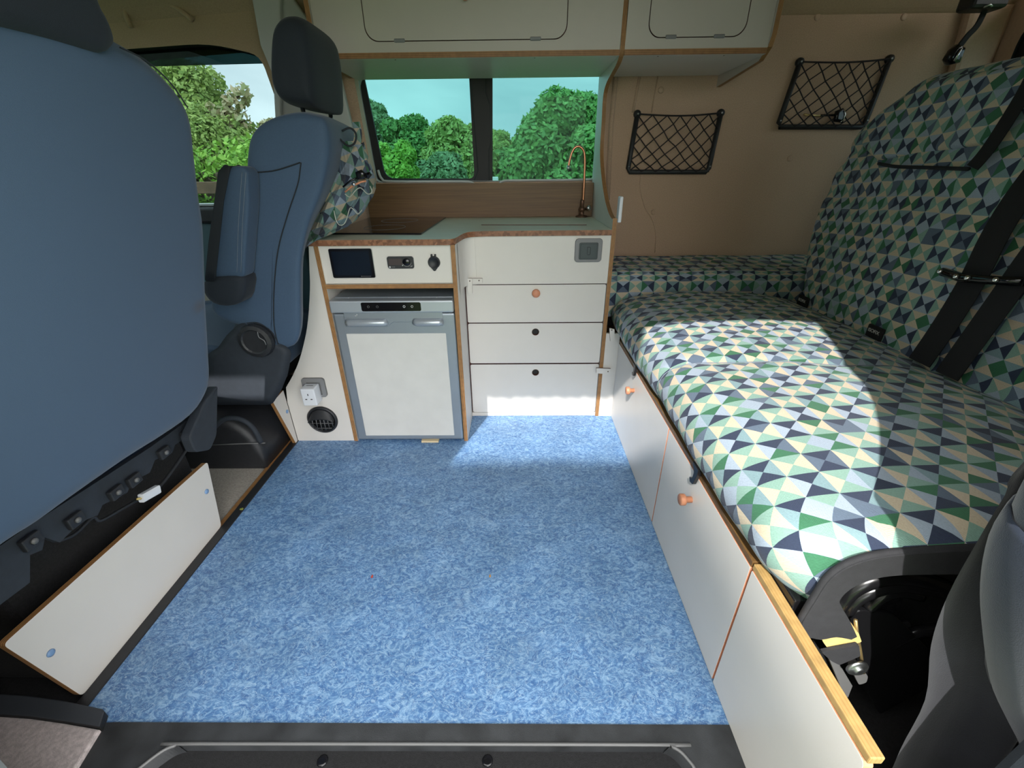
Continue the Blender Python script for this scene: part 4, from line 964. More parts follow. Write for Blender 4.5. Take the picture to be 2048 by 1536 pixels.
# ================================================================== NET POCKETS
def net_pocket(label, corners, cols=7, rws=6):
    TL, TR, BR, BL = [ony(a, b_, YW-.012) for a, b_ in corners]
    t_ = thing('net_pocket', BL, label, 'net pocket', 'net pockets on the carpeted wall')
    tube('frame', [TL, BL.lerp(TL, .06), BL+Vector((.01, 0, 0)), BR-Vector((.01, 0, 0)), BR.lerp(TR, .06), TR], .0115, 'black_plastic', t_, 8)
    for c_, s in ((TL, 1), (TR, -1)):
        lathe('frame_cap', [(.016, -.012), (.018, 0), (.015, .012), (.004, .015), (.0001, .015)], c_+Vector((0, .004, 0)), (0, -1, 0), 'black_plastic', t_, 14)
        lathe('screw', [(.004, 0), (.004, .002), (.0001, .002)], c_+Vector((0, -.012, 0)), (0, -1, 0), 'steel', t_, 8)
    for c_ in (BL, BR): lathe('screw', [(.0035, 0), (.0035, .002), (.0001, .002)], c_.lerp(TL if c_ is BL else TR, .1)+Vector((0, -.010, 0)), (0, -1, 0), 'steel', t_, 8)
    def P(u, v):    # v: 0 bottom, 1 top
        sag = .012*math.sin(math.pi*u)*v
        p = BL.lerp(BR, u).lerp(TL.lerp(TR, u), v); return p+Vector((.004*math.sin(9*u+5*v), -.006-.025*math.sin(math.pi*u)*(.3+.7*v), -sag))
    tube('top_cord', [P(k/16, 1) for k in range(17)], .0035, 'net_cord', t_, 6)
    bm = bmesh.new(); random.seed(len(label))
    jit = {}
    def node(i, j):   # staggered diamond lattice
        key = (i, j)
        if key not in jit:
            u = (i+(.5 if j % 2 else 0))/cols; v = j/(rws*2*.5)
            uu = min(1, max(0, u+(random.uniform(-.012, .012) if 0 < u < 1 else 0))); vv = min(1, max(0, (v if v in (0, 1) else v+random.uniform(-.012, .012))))
            vv = vv**1.12
            jit[key] = (uu, vv)
        return jit[key]
    JR = rws
    for j in range(JR):
        for i in range(-1, cols+1):
            a = node(i, j)
            for di in ((0, 1) if j % 2 else (-1, 0)):
                u0 = (i+(.5 if j % 2 else 0))/cols; u1 = (i+di+(.5 if (j+1) % 2 else 0))/cols
                if u0 < -1e-6 and u1 < 1e-6 or u0 > 1+1e-6 or u1 > 1+1e-6 or u0 < -1e-6 or u1 < -1e-6: continue
                b_ = node(i+di, j+1)
                tube_bm([P(*a), P(*b_)], .0027, 5, bm, caps=False)
    for (u, v) in jit.values():
        if 0 < v < 1: bmesh.ops.create_icosphere(bm, subdivisions=1, radius=.0032, matrix=Matrix.Translation(P(u, v)))
    fin('net', bm, 'net_cord', t_)
    return t_
np1 = net_pocket('empty black net pocket under the right overhead cabinet', ((1275, 228), (1442, 226), (1416, 344), (1255, 344)), 6, 8)
np2 = net_pocket('black net pocket with glasses inside, beside the top of the backrest', ((1600, 124), (1780, 118), (1727, 254), (1555, 254)), 6, 8)
# folded glasses in the second pocket
gl = thing('folded_glasses', ony(1650, 232, YW-.02), 'folded glasses with a gold arm held inside the right net pocket', 'glasses')
tube('arm', [ony(a, b_, YW-.022) for a, b_ in ((1608, 229), (1622, 231), (1640, 231))], .005, 'brass', gl, 6)
tube('arm_tip', [ony(a, b_, YW-.020) for a, b_ in ((1640, 231), (1670, 230), (1690, 228))], .0045, 'black_gloss', gl, 6)
pillow('lens_case', [xz(ony(a, b_, YW-.03)) for a, b_ in ((1672, 222), (1686, 216), (1690, 232), (1684, 246), (1668, 243))], 'y', YW-.040, YW-.015, 'black_gloss', gl, 3, 6)
tube('rim', [ony(a, b_, YW-.043) for a, b_ in ((1689, 219), (1691, 229), (1687, 240), (1681, 244))], .0022, 'chrome', gl, 6)

# rear seat belt hanging from the pillar
rb_ = thing('hanging_belt', ony(1960, 60, 2.22), 'black belt with metal tongue hanging at the rear pillar by the ceiling', 'seat belt')
P = spline([ony(a, b_, 2.22) for a, b_ in ((1990, -30), (1972, 15), (1955, 50), (1935, 72), (1915, 98))], 4)
tube('webbing', P, .01, 'strap', rb_, 8, flat=(.022, .008), up=(0, -1, 0))
box('anchor', *(lambda a, b_: (a.x, b_.x, 2.17, 2.25, b_.z, a.z))(ony(1942, -15, 2.2), ony(2000, 20, 2.2)), 'black_plastic', rb_, .012)
pillow('tongue_cover', [xz(ony(a, b_, 2.2)) for a, b_ in ((1908, 90), (1922, 98), (1910, 128), (1890, 132), (1884, 120), (1896, 100))], 'y', 2.17, 2.21, 'black_gloss', rb_, 3, 8)
tube('tongue', [ony(a, b_, 2.165) for a, b_ in ((1908, 122), (1924, 96))], .004, 'chrome', rb_, 6)
tube('anchor_bolt', [ony(a, b_, 2.165) for a, b_ in ((1968, 14), (1980, 9), (1984, 13))], .004, 'steel', rb_, 6)

# ================================================================== DRIVER'S SEAT (far)
ds = thing('cab_seat', (-1.0, 1.65, 0), 'far blue cab seat with folded armrest, patterned bag hanging on its back', 'car seat')
YS = 1.45
bo = [xz(ony(a, b_, YS)) for a, b_ in ((660, 236), (630, 223), (600, 220), (560, 228), (528, 244), (508, 268), (500, 300), (498, 345), (500, 420), (480, 500), (455, 560), (430, 600), (440, 628), (470, 645), (500, 655), (540, 690), (560, 697), (600, 690), (615, 660), (616, 600), (618, 520), (632, 450), (655, 390), (668, 330), (672, 280))]
bo = [tuple(p) for p in spline([Vector(p) for p in bo], 3, closed=True)]
bk = pillow('backrest', bo, 'y', YS-.035, YS+.48, 'seat_blue', ds, 4, 18, shrink=.11, offset=1, shift=lambda c: Vector((c.x-(c.y-YS+.035)*(.16+.30*min(1, max(0, (1.10-c.z)/.25))), c.y, c.z)))
# seams and dark upper shoulder
tube('seam', spline([ony(a, b_, YS-.038) for a, b_ in ((507, 345), (545, 342), (580, 332), (600, 325))], 4), .0018, 'seat_black', bk, 6)
tube('seam', spline([ony(a, b_, YS-.038) for a, b_ in ((602, 325), (600, 340), (595, 370), (575, 430), (556, 500), (548, 580), (548, 650), (556, 688))], 4), .0018, 'seat_black', bk, 6)
hr = [xz(ony(a, b_, 1.52)) for a, b_ in ((575, 24), (556, 34), (544, 60), (540, 110), (541, 160), (550, 190), (566, 206), (595, 213), (620, 216), (630, 210), (628, 160), (622, 100), (612, 50), (596, 28))]
hr = [tuple(p) for p in spline([Vector(p) for p in hr], 3, closed=True)]
hd = pillow('headrest', hr, 'y', 1.50, 1.79, 'seat_dark', ds, 4, 16, shrink=.5, offset=2)
for y_ in (1.57, 1.72):
    b0 = ony(622 if y_ < 1.6 else 676, 216 if y_ < 1.6 else 226, y_)
    tube('headrest_post', [(b0.x-.03, y_, 1.18), (b0.x-.025, y_, 1.30)], .007, 'chrome', ds, 10)
ar = [xz(ony(a, b_, YS-.06)) for a, b_ in ((480, 331), (503, 333), (512, 345), (514, 400), (508, 480), (503, 550), (438, 550), (446, 500), (458, 410), (466, 350))]
arm = pillow('armrest', rpoly(ar, .012), 'y', YS-.105, YS-.040, 'seat_blue', ds, 5, 10, shrink=.4, offset=2)
ar2 = [xz(ony(a, b_, YS-.065)) for a, b_ in ((430, 552), (470, 545), (503, 549), (503, 575), (496, 598), (468, 606), (442, 600), (426, 584), (421, 566))]
pillow('armrest_hinge', [tuple(p) for p in spline([Vector(p) for p in ar2], 2, closed=True)], 'y', YS-.110, YS-.030, 'seat_dark', ds, 5, 8, shrink=.4, offset=2)
ar3 = [xz(ony(a, b_, YS-.05)) for a, b_ in ((476, 331), (484, 334), (470, 400), (462, 470), (452, 552), (436, 552), (444, 480), (458, 390), (464, 345))]
pillow('armrest_front', rpoly(ar3, .004), 'y', YS-.112, YS-.05, 'seat_black', arm, 5, 8, shrink=.1, offset=1)
for dx in (0, 8):
    tube('stitching', spline([ony(a+dx, b_, YS-.108) for a, b_ in ((484, 345), (480, 400), (476, 470), (474, 545))], 4), .0009, 'stitch', arm, 4)
pillow('seat_cushion', rpoly([(-1.55, .40), (-1.50, .53), (-1.35, .55), (-1.0, .50), (-.93, .47), (-.93, .38), (-1.5, .36)], .03), 'y', YS-.01, YS+.50, 'seat_blue', ds, 5, 14, shrink=.2, offset=1)
bp_ = [xz(ony(a, b_, YS-.02)) for a, b_ in ((430, 715), (452, 700), (470, 675), (492, 655), (520, 652), (540, 665), (552, 690), (575, 700), (568, 740), (556, 770), (540, 796), (430, 796), (427, 760))]
pillow('base_cover', rpoly(bp_, .01), 'y', YS-.035, YS+.45, 'navy_plastic', ds, 6, 10, shrink=.15, offset=1, shift=lambda c: Vector((c.x-(c.y-YS+.035)*.45, c.y, c.z)))
kc = ony(512, 682, YS-.05)
lathe('recline_wheel', [(.060, 0), (.062, .012), (.058, .024), (.045, .028), (.04, .024), (.0001, .022)], (kc.x, YS-.035, kc.z), (0, -1, 0), 'black_plastic', ds, 20, smooth=False)
tube('wheel_glint', spline([ony(a, b_, YS-.066) for a, b_ in ((515, 664), (518, 675), (528, 681), (532, 690))], 3), .0015, 'grey_plastic_light', ds, 5)
box('seat_pedestal', -1.45, -1.03, YS+.03, YS+.44, .26, .36, 'black_rubber', ds, .02)
box('slide_rail', -1.45, -.98, YS+.06, YS+.10, .33, .37, 'mech_black', ds, .006)
box('slide_rail', -1.45, -1.0, YS+.36, YS+.40, .33, .37, 'mech_black', ds, .006)

# black moulded box on the floor below it
kb = thing('floor_box', (-1.2, 1.5, -.02), 'black moulded plastic cover on the floor below the far cab seat', 'cover')
fpo = [(-1.60, -.02), (-1.037, -.02), (-1.032, .08), (-1.07, .17), (-1.15, .235), (-1.27, .25), (-1.40, .22), (-1.55, .12)]
fpo = [fpo[0], fpo[1]]+[tuple(p) for p in spline([Vector(p) for p in fpo[2:]], 4)]
pillow('cover_shell', fpo, 'y', 1.415, 1.78, 'black_plastic', kb, 7, 12, shrink=.25, offset=1)
tube('cover_ridge', spline([ony(a, b_, 1.412) for a, b_ in ((428, 855), (450, 838), (480, 838), (505, 855), (522, 885))], 5), .010, 'navy_plastic', kb, 8)
tube('cover_line', [ony(a, b_, 1.414) for a, b_ in ((420, 890), (470, 888), (530, 886))], .0025, 'grey_plastic', kb, 6)

# ================================================================== BAG hanging on the far seat
bg = thing('fabric_bag', ony(690, 360, 1.62), 'triangle patterned cloth bag hanging behind the far cab seat over the worktop corner', 'bag')
rows = [(286, 664, 724), (300, 663, 727), (320, 662, 734), (340, 660, 741), (358, 657, 745), (375, 650, 746), (392, 644, 742), (408, 637, 733), (424, 630, 722), (440, 622, 706), (452, 615, 690), (464, 609, 664), (474, 604, 640), (484, 600, 622), (492, 598, 614)]
YBG = 1.575
bm = bmesh.new(); lay = bm.loops.layers.uv.new('UVMap'); R = []; NB = 44
for i, (py, l_, r_) in enumerate(rows):
    a, b_ = ony(l_, py, YBG), ony(r_, py, YBG); c_ = (a+b_)/2; hw = (b_.x-a.x)/2; dep = .020+.040*math.sin(math.pi*min(1, i/11))
    ring = []
    for k in range(NB):
        th = 2*math.pi*k/NB; fold = 1+.0*math.cos(th*5)
        fy_ = math.sin(th)*dep+(.014*math.sin(th*7+i*.6)+.010*math.sin(th*4-i*.9))*min(1, i/4)*(1 if math.sin(th) < 0 else .2)
        zz_ = .006*math.sin(th*6+i)
        ring.append(bm.verts.new((c_.x+hw*math.copysign(abs(math.cos(th))**.8, math.cos(th))*fold, YBG+.02+fy_, c_.z+zz_)))
    R.append(ring)
for i in range(len(R)-1):
    for k in range(NB):
        fcx = bm.faces.new((R[i][k], R[i][(k+1) % NB], R[i+1][(k+1) % NB], R[i+1][k]))
        for lp in fcx.loops: pass
bm.faces.new(R[0]); bm.faces.new(R[-1][::-1])
for fcx in bm.faces:
    for lp in fcx.loops: lp[lay].uv = ((lp.vert.co.x*1.0+lp.vert.co.y*.6)/.045, (lp.vert.co.z-.3*lp.vert.co.x)/.045)
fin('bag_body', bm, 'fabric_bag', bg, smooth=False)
def ribbon(pts, wdt, m_, par, nm='strap', y=YBG):
    P = spline([ony(a, b_, y) for a, b_ in pts], 5); o = tube(nm, P, .01, m_, par, 8, flat=(wdt, .006), up=(0, -1, 0))
    uvl = o.data.uv_layers.new(name='UVMap')
    for l_ in o.data.loops: c_ = o.data.vertices[l_.vertex_index].co; uvl.data[l_.index].uv = (c_.x/.045, c_.z/.045)
    return o
ribbon(((650, 238), (662, 262), (668, 290), (680, 318), (690, 350)), .030, 'fabric_bag', bg)
ribbon(((712, 244), (716, 266), (714, 286), (706, 306), (700, 330)), .024, 'fabric_bag', bg)
ribbon(((718, 290), (728, 320), (740, 350)), .020, 'fabric_bag', bg)
tube('mouth_cord', spline([ony(a, b_, YBG-.03) for a, b_ in ((684, 262), (700, 256), (712, 268), (710, 285), (700, 292), (690, 288), (680, 278))], 4), .003, 'seat_black', bg, 6)
zig = [(668, 421), (672, 440), (679, 450), (688, 448), (694, 436), (700, 416), (708, 420), (716, 428), (724, 420)]
tube('hem', spline([ony(a, b_, YBG-.045) for a, b_ in zig], 3), .0016, 'door_card', bg, 6)
tube('hem', spline([ony(a, b_, YBG-.048) for a, b_ in ((690, 388), (700, 394), (712, 380), (722, 376), (735, 388), (744, 384), (740, 372))], 3), .0016, 'door_card', bg, 6)
# dark glasses and case tucked in the bag
sg = thing('sunglasses', ony(720, 352, YBG-.05), 'dark sunglasses tucked in the mouth of the patterned bag', 'sunglasses')
pillow('lens', [xz(ony(a, b_, YBG-.06)) for a, b_ in ((712, 344), (724, 339), (732, 346), (730, 358), (716, 360))], 'y', YBG-.075, YBG-.055, 'black_gloss', sg, 3, 6)
pillow('lens', [xz(ony(a, b_, YBG-.06)) for a, b_ in ((732, 346), (741, 343), (744, 350), (738, 358), (732, 356))], 'y', YBG-.075, YBG-.055, 'black_gloss', sg, 3, 6)
tube('temple', [ony(a, b_, YBG-.065) for a, b_ in ((690, 384), (705, 372), (722, 364), (732, 362))], .003, 'knob_wood', sg, 6)
tube('temple', [ony(a, b_, YBG-.065) for a, b_ in ((686, 374), (700, 362), (714, 356))], .003, 'black_gloss', sg, 6)
lathe('hinge', [(.001, 0), (.006, .002), (.006, .006), (.001, .008)], ony(708, 368, YBG-.07), (0, -1, 0), 'chrome', sg, 10)

# ================================================================== PASSENGER SEAT (near, left)
ps = thing('cab_seat', (-1.1, .8, 0), 'large near blue cab seat seen from behind at the left edge', 'car seat')
def sx(z): return -.92+.286*(z-.5)
pn = Vector((1, 0, -.286)); pp0 = Vector((-.92, 0, .5))
def onseat(px, py, off=0): return onp(px, py, pp0+Vector((off, 0, 0)), pn)
opx = ((-260, 1320), (-100, 1185), (0, 1108), (60, 1068), (140, 1008), (250, 930), (330, 880), (390, 838), (418, 800), (428, 765), (424, 700), (418, 600), (414, 450), (405, 380), (396, 300), (390, 235), (372, 190), (330, 142), (290, 108), (255, 86), (200, 60), (100, 20), (0, -10), (-250, -60))
out = [(p.y, p.z) for p in (onseat(a, b_) for a, b_ in opx)]
out = [tuple(p) for p in spline([Vector(p) for p in out], 3)]
out = [(max(p[0]+.018, .33), p[1]+(.010 if p[1] > 1.1 else -.006)) for p in out]
seen = []; 
for p in out:
    if not seen or (Vector(p)-Vector(seen[-1])).length > .004: seen.append(p)
out = densify(seen, .03)
def ps_fn(co):      # co.x 0 rear face .. thickness forward (-x)
    y, z = co.y, co.z; fr_ = 1-min(1, co.x/.06)
    b_ = .03*math.sin(math.pi*min(1, max(0, (y-.3)/.9)))+.015*math.sin(math.pi*min(1, max(0, (z-.45)/.85)))
    return Vector((sx(z)-co.x+b_*fr_-.02, y, z))
pb = soft_panel('backrest', out, .13, 'seat_blue_stained', ps, ps_fn, lambda c: (c.y, c.z), .05, 26)
hpx = ((-200, 0), (0, 46), (120, 78), (226, 108), (243, 92), (232, 55), (212, 15), (198, -40), (190, -110), (150, -170), (0, -200), (-200, -230))
hh = [(p.y, p.z) for p in (onseat(a, b_, .03) for a, b_ in hpx)]
hh = densify(rpoly(hh, .012, 3), .03)
def hd_fn(co):
    return Vector((sx(co.z)+.035-co.x, co.y, co.z))
soft_panel('headrest', hh, .12, 'seat_dark', ps, hd_fn, lambda c: (c.y, c.z), .03, 14)
st = onseat(394, 612, .0)
m = M['seat_blue_stained']; t = m.node_tree; b = t.nodes['Principled BSDF']
tc = t.nodes.new('ShaderNodeTexCoord'); mp = t.nodes.new('ShaderNodeMapping'); mp.vector_type = 'POINT'
loc = -Vector(ps.location); wl = st
mp.inputs['Location'].default_value = (-wl.x*20, -wl.y*24, -wl.z*42); mp.inputs['Scale'].default_value = (20, 24, 42)
gr_ = t.nodes.new('ShaderNodeTexGradient'); gr_.gradient_type = 'SPHERICAL'; no = t.nodes.new('ShaderNodeTexNoise'); no.inputs['Scale'].default_value = 60
mu = t.nodes.new('ShaderNodeMath'); mu.operation = 'MULTIPLY'; mx = t.nodes.new('ShaderNodeMixRGB'); mx.inputs[1].default_value = (.065, .108, .180, 1); mx.inputs[2].default_value = (.09, .065, .05, 1)
t.links.new(tc.outputs['Object'], mp.inputs[0]); t.links.new(mp.outputs[0], gr_.inputs[0]); t.links.new(tc.outputs['Object'], no.inputs[0])
t.links.new(gr_.outputs['Fac'], mu.inputs[0]); t.links.new(no.outputs[0], mu.inputs[1]); t.links.new(mu.outputs[0], mx.inputs[0]); t.links.new(mx.outputs[0], b.inputs['Base Color'])
tube('seam', spline([onseat(a, b_, .012) for a, b_ in ((240, 95), (290, 120), (340, 165), (375, 215))], 4), .0015, 'seat_dark', pb, 5)
# side recliner trim and frame beneath the cover
P = [yz(onx(a, b_, -.945)) for a, b_ in ((405, 800), (430, 770), (428, 870), (415, 900), (385, 905), (372, 875))]
plate('side_trim', rpoly(P, .012), 'x', -.965, .03, ['navy_plastic', 'navy_plastic'], ps, bev=.004)
def rail(pxs, x, m_, nm, th=.02, bev=.003):
    return plate(nm, [yz(onx(a, b_, x)) for a, b_ in pxs], 'x', x-th, th, [m_, m_], ps, bev=bev)
rail(((390, 830), (385, 865), (350, 890), (345, 905), (310, 920), (300, 945), (262, 965), (255, 985), (205, 1010), (196, 1030), (160, 1045), (120, 1085), (90, 1075), (85, 1100), (60, 1110), (60, 1165), (20, 1195), (-40, 1240), (-40, 1120), (60, 1050), (200, 960), (300, 895)), -.985, 'navy_plastic', 'seat_frame_rail', .015, 0)
for a, b_ in ((372, 868), (268, 960), (232, 985), (150, 1040), (62, 1082), (328, 905)):
    c_ = onx(a, b_, -.975); box('frame_clip', c_.x-.006, c_.x+.006, c_.y-.018, c_.y+.018, c_.z-.014, c_.z+.014, 'black_plastic', ps, .003)
    lathe('frame_bolt', [(.007, 0), (.006, .004), (.0001, .005)], c_+Vector((.006, 0, 0)), (1, 0, 0), 'grey_plastic', ps, 10)
box('seat_pedestal', -1.55, -1.10, .60, 1.16, -.02, .40, 'black_carpet', ps, .02)
pillow('seat_cushion', rpoly([(-1.65, .40), (-1.60, .55), (-1.4, .57), (-1.10, .52), (-1.02, .48), (-1.02, .40), (-1.5, .38)], .03), 'y', .36, 1.18, 'seat_blue', ps, 5, 12, shrink=.2, offset=1)
# cable and connector below the seat
cb_ = thing('wiring_connector', onx(298, 988, -1.0), 'white wiring connector on a black cable under the near seat', 'connector')
tube('wire', spline([onx(a, b_, -1.02) for a, b_ in ((372, 900), (352, 930), (330, 960), (312, 980))], 4), .005, 'black_plastic', cb_, 8)
tube('wire', spline([onx(a, b_, -1.02) for a, b_ in ((278, 998), (240, 1020), (200, 1042), (185, 1035), (150, 1068), (118, 1082))], 4), .004, 'black_plastic', cb_, 8)
pa_, pb_ = onx(282, 997, -1.0), onx(316, 978, -1.0)
tube('housing', [pa_, pb_], .01, 'white_plastic', cb_, 8, flat=(.024, .016), up=(1, 0, 0))
tube('yellow_wire', [pa_, onx(274, 998, -1.0)], .003, 'foam', cb_, 6)

# ================================================================== KICK BOARDS
def kick(label, corners, caps, th=.015):
    pts = [onx(a, b_, -1.024) if len(corners[0]) == 2 else None for a, b_ in corners]
    P = [yz(p) for p in pts]; P = [(p[0], max(.001, p[1])) for p in P]
    t_ = thing('kick_board', (-1.03, sum(p[0] for p in P)/4, 0), label, 'board')
    plate('board', rpoly(P, .012), 'x', -1.024-th, th, ['laminate', 'ply_x'], t_, bev=.0008)
    for a, b_ in caps:
        lathe('screw_cap', [(.0085, 0), (.008, .0025), (.004, .004), (.0001, .004)], onx(a, b_, -1.024), (1, 0, 0), 'cap_blue', t_, 18, label='pale blue screw cap')
    return t_
kick('long white kick board with blue screw caps standing under the near cab seat', ((165, 1393), (443, 1052), (415, 923), (5, 1290)), ((101, 1306), (413, 983)))
t_ = thing('kick_board', (-1.0, 1.58, 0), 'short white kick board with one blue screw cap beside the kitchen end panel', 'board')
P = [yz(onx(a, b_, -1.0)) for a, b_ in ((545, 800), (572, 776), (597, 872), (591, 884))]
P = [(p[0], max(.0, p[1])) for p in P]
P = [(1.515, .255), (1.606, .262), (1.606, 0), (1.588, 0)]
plate('board', rpoly(P, .005), 'x', -1.010, .015, ['laminate', 'ply_x'], t_, bev=.0008)
lathe('screw_cap', [(.0085, 0), (.008, .0025), (.004, .004), (.0001, .004)], onx(574, 823, -.995), (1, 0, 0), 'cap_blue', t_, 18, label='pale blue screw cap')

# ================================================================== STEP MAT bottom left
mt = thing('step_mat', (-1.1, .48, 0), 'grey pile mat with dark rubber border at the bottom left corner', 'mat')
bo_ = [xy(onz(a, b_, .02)) for a, b_ in ((-160, 1395), (0, 1388), (60, 1392), (130, 1402), (205, 1418), (210, 1424), (200, 1455), (130, 1444), (60, 1434), (0, 1430), (-160, 1432))]
plate('rubber_border', bo_, 'z', .0, .022, ['rubber_grey', 'black_rubber'], mt, bev=.003)
bo_ = [xy(onz(a, b_, .015)) for a, b_ in ((-160, 1434), (0, 1432), (60, 1436), (130, 1446), (198, 1458), (150, 1536), (110, 1600), (-160, 1600))]
plate('mat_pile', bo_, 'z', -.005, .020, ['grey_carpet', 'grey_carpet'], mt, bev=.004)

# ================================================================== CURTAIN at the near right pillar
cu_ = thing('door_curtain', (.75, .36, 0), 'dark grey-blue fabric curtain bunched by the door pillar at the right edge', 'curtain')
def cur_col(y, pxs): return [ony(a, b_, y) for a, b_ in pxs]
L1 = spline([Vector(p) for p in ([Vector((.70, .36, 1.86)), Vector((.69, .37, 1.4)), Vector((.665, .385, 1.05))]+cur_col(.40, ((2060, 910), (2010, 990), (1962, 1070), (1896, 1190), (1862, 1290), (1850, 1400), (1800, 1500), (1760, 1600))))], 4)
nR = len(L1)
def cur_fn(u, v):
    k = u*(nR-1); i = min(nR-2, int(k)); p = L1[i].lerp(L1[i+1], k-i)
    s = v*.34
    wv = .022*math.sin(v*15+u*1.2)*min(1, v*8)+.012*math.sin(v*31+u*3)*min(1, v*5)
    return Vector((p.x+s+.02*u*math.sin(v*9), .40-.05*v+wv-.02*v*u, p.z))
grid('curtain_cloth', cur_fn, 40, 90, 'curtain_dark', cu_, smooth=True)
L2 = spline([Vector((.66, .34, 1.86)), Vector((.66, .34, 1.35)), Vector((.64, .335, 1.0))]+cur_col(.33, ((2075, 985), (2040, 1060), (2000, 1130), (1982, 1220), (1985, 1310), (2002, 1400), (2045, 1490), (2080, 1600))), 4)
bm = bmesh.new(); tube_bm([p+Vector((.105, -.005, 0)) for p in L2], [.045+.039*(lambda q: q*q*(3-2*q))(min(1, i/20)) for i in range(len(L2))], 20, bm)
fin('curtain_fold', bm, 'curtain_blue', cu_, smooth=True, label='lighter blue rounded fold')
L3 = spline(cur_col(.385, ((1985, 1270), (1975, 1330), (1985, 1400), (1960, 1480), (1930, 1560))), 4)
tube('curtain_ridge', [p+Vector((.015, 0, 0)) for p in L3], .014, 'curtain_dark', cu_, 10)
# added unseen cloth strip under the door header, keeps sun off the left half
def hdr(u, v): return Vector((-.70+.74*u, .30+.006*math.sin(u*70)+.003*math.sin(u*31), 1.86-.32*v))
grid('shade_strip', hdr, 120, 6, 'curtain_dark', cu_)
tube('curtain_rail', [(-.72, .30, 1.865), (.70, .30, 1.865)], .008, 'black_plastic', cu_, 8)

# ================================================================== CRUMBS on the floor
for i, (px, py, m_, lab) in enumerate(((744, 1153, 'crumb_red', 'tiny red crumb on the blue floor, left one'), (980, 1152, 'crumb_tan', 'tiny brown crumb on the blue floor, right one'), (483, 1018, 'crumb_green', 'yellow-green leaf scrap on the black edging strip'), (577, 1455, 'crumb_tan', 'tan crumb on the floor edge against the door sill'))):
    c_ = onz(px, py, .002 if i != 2 else .0045)
    bm = bmesh.new(); bmesh.ops.create_icosphere(bm, subdivisions=1, radius=1)
    for v in bm.verts: v.co = Vector((c_.x+v.co.x*(.003+.004*(i == 2))*(1+.3*random.random()), c_.y+v.co.y*.006*(1+.3*random.random()), c_.z+v.co.z*.0018))
    tag(fin('crumb', bm, m_), lab, 'crumb', 'crumbs on the floor')

# ================================================================== OUTSIDE
struct(box('ground', -60, 60, -40, 90, G-.2, G, 'grass', bev=0))
def foliage(centers, n, leaf, seed, flat=1.0):
    rng = np.random.default_rng(seed); cs = np.array([c[:3] for c in centers]); rs = np.array([c[3] for c in centers])
    w_ = rs**2/np.sum(rs**2); idx = rng.choice(len(cs), n, p=w_)
    d_ = rng.normal(size=(n, 3)); d_ /= np.linalg.norm(d_, axis=1)[:, None]; rad = rs[idx]*(.70+.38*rng.random(n))
    p = cs[idx]+d_*rad[:, None]*np.array([1, 1, flat]); 
    nrm = d_+rng.normal(size=(n, 3))*.7+np.array([0, -.25, .25]); nrm /= np.linalg.norm(nrm, axis=1)[:, None]
    a = np.cross(nrm, rng.normal(size=(n, 3))); a /= np.linalg.norm(a, axis=1)[:, None]; b_ = np.cross(nrm, a)
    s = leaf*(.6+.8*rng.random(n))[:, None]
    V = np.stack([p-a*s, p+b_*s*.5, p+a*s, p-b_*s*.5], 1).reshape(-1, 3)
    me = bpy.data.meshes.new('foliage'); me.vertices.add(4*n); me.vertices.foreach_set('co', V.ravel()); me.loops.add(4*n); me.loops.foreach_set('vertex_index', np.arange(4*n))
    me.polygons.add(n); me.polygons.foreach_set('loop_start', np.arange(0, 4*n, 4)); me.polygons.foreach_set('loop_total', np.full(n, 4)); me.update(); me.validate(); return me
def crown(cx, cy, cz, R, H, k, seed):
    rng = random.Random(seed); out = [(cx, cy, cz, R*.80)]
    for _ in range(k):
        a = rng.uniform(0, 6.283); e = rng.uniform(-.7, 1.2); rr_ = R*rng.uniform(.62, .9)
        out.append((cx+rr_*math.cos(a)*math.cos(e), cy+rr_*math.sin(a)*math.cos(e), cz+H*rng.uniform(.6, .85)*math.sin(e), R*rng.uniform(.22, .38)))
    return out
def tree(name, label, pxl, pxr, pyt, dist, m_, n, leaf, seed, cat='tree', bottom=None, k=26, squash=1.0):
    a, b_ = ony(pxl, pyt, dist), ony(pxr, pyt, dist); cx = (a.x+b_.x)/2; R = (b_.x-a.x)/2; zt_ = a.z
    H = R*squash; cz = zt_-H
    t_ = thing(name, (cx, dist, G), label, cat, 'trees and bushes outside the windows')
    cr = crown(cx, dist, cz, R, H, k, seed)
    if cz-H > G+.5*R:   # extra lower crown so no gap shows under it
        cr += crown(cx, dist, cz-H*.9, R*.95, H, k//2, seed+5)
    me = foliage(cr, int(n*2.2), leaf*.85, seed); o = link_mesh('foliage', me, m_, t_); o['kind'] = 'stuff'
    tr = [Vector((cx, dist, G)), Vector((cx+.03*R, dist, G+(cz-G)*.5)), Vector((cx, dist, cz+H*.3))]
    tube('trunk', tr, [max(.05, R*.09), R*.07, R*.03], 'bark', t_, 8)
    return t_
tree('broad_tree', 'big round green tree filling the right pane of the kitchen window', 1000, 1265, 197, 16, 'leaf_green', 42000, .11, 3, squash=1.0, k=50)
tree('mixed_tree', 'yellowish green tree at the middle of the left window pane', 838, 985, 243, 15, 'leaf_yellow', 16000, .10, 4, squash=.9)
tree('dark_tree', 'dark green tree left of centre in the left window pane', 755, 872, 232, 19, 'leaf_dark', 16000, .12, 5, squash=1.0)
tree('tall_tree', 'tall tree at the left edge of the kitchen window, behind the bright bush', 690, 790, 202, 20, 'leaf_greygreen', 14000, .12, 6, squash=1.2)
tree('lime_bush', 'bright lime bush low in the left window pane', 742, 828, 278, 8, 'leaf_lime', 9000, .05, 7, 'bush', squash=1.3)
tree('low_bush', 'grey-green round bush low in the middle of the left window pane', 826, 940, 305, 10, 'leaf_greygreen', 9000, .06, 8, 'bush', squash=.9)
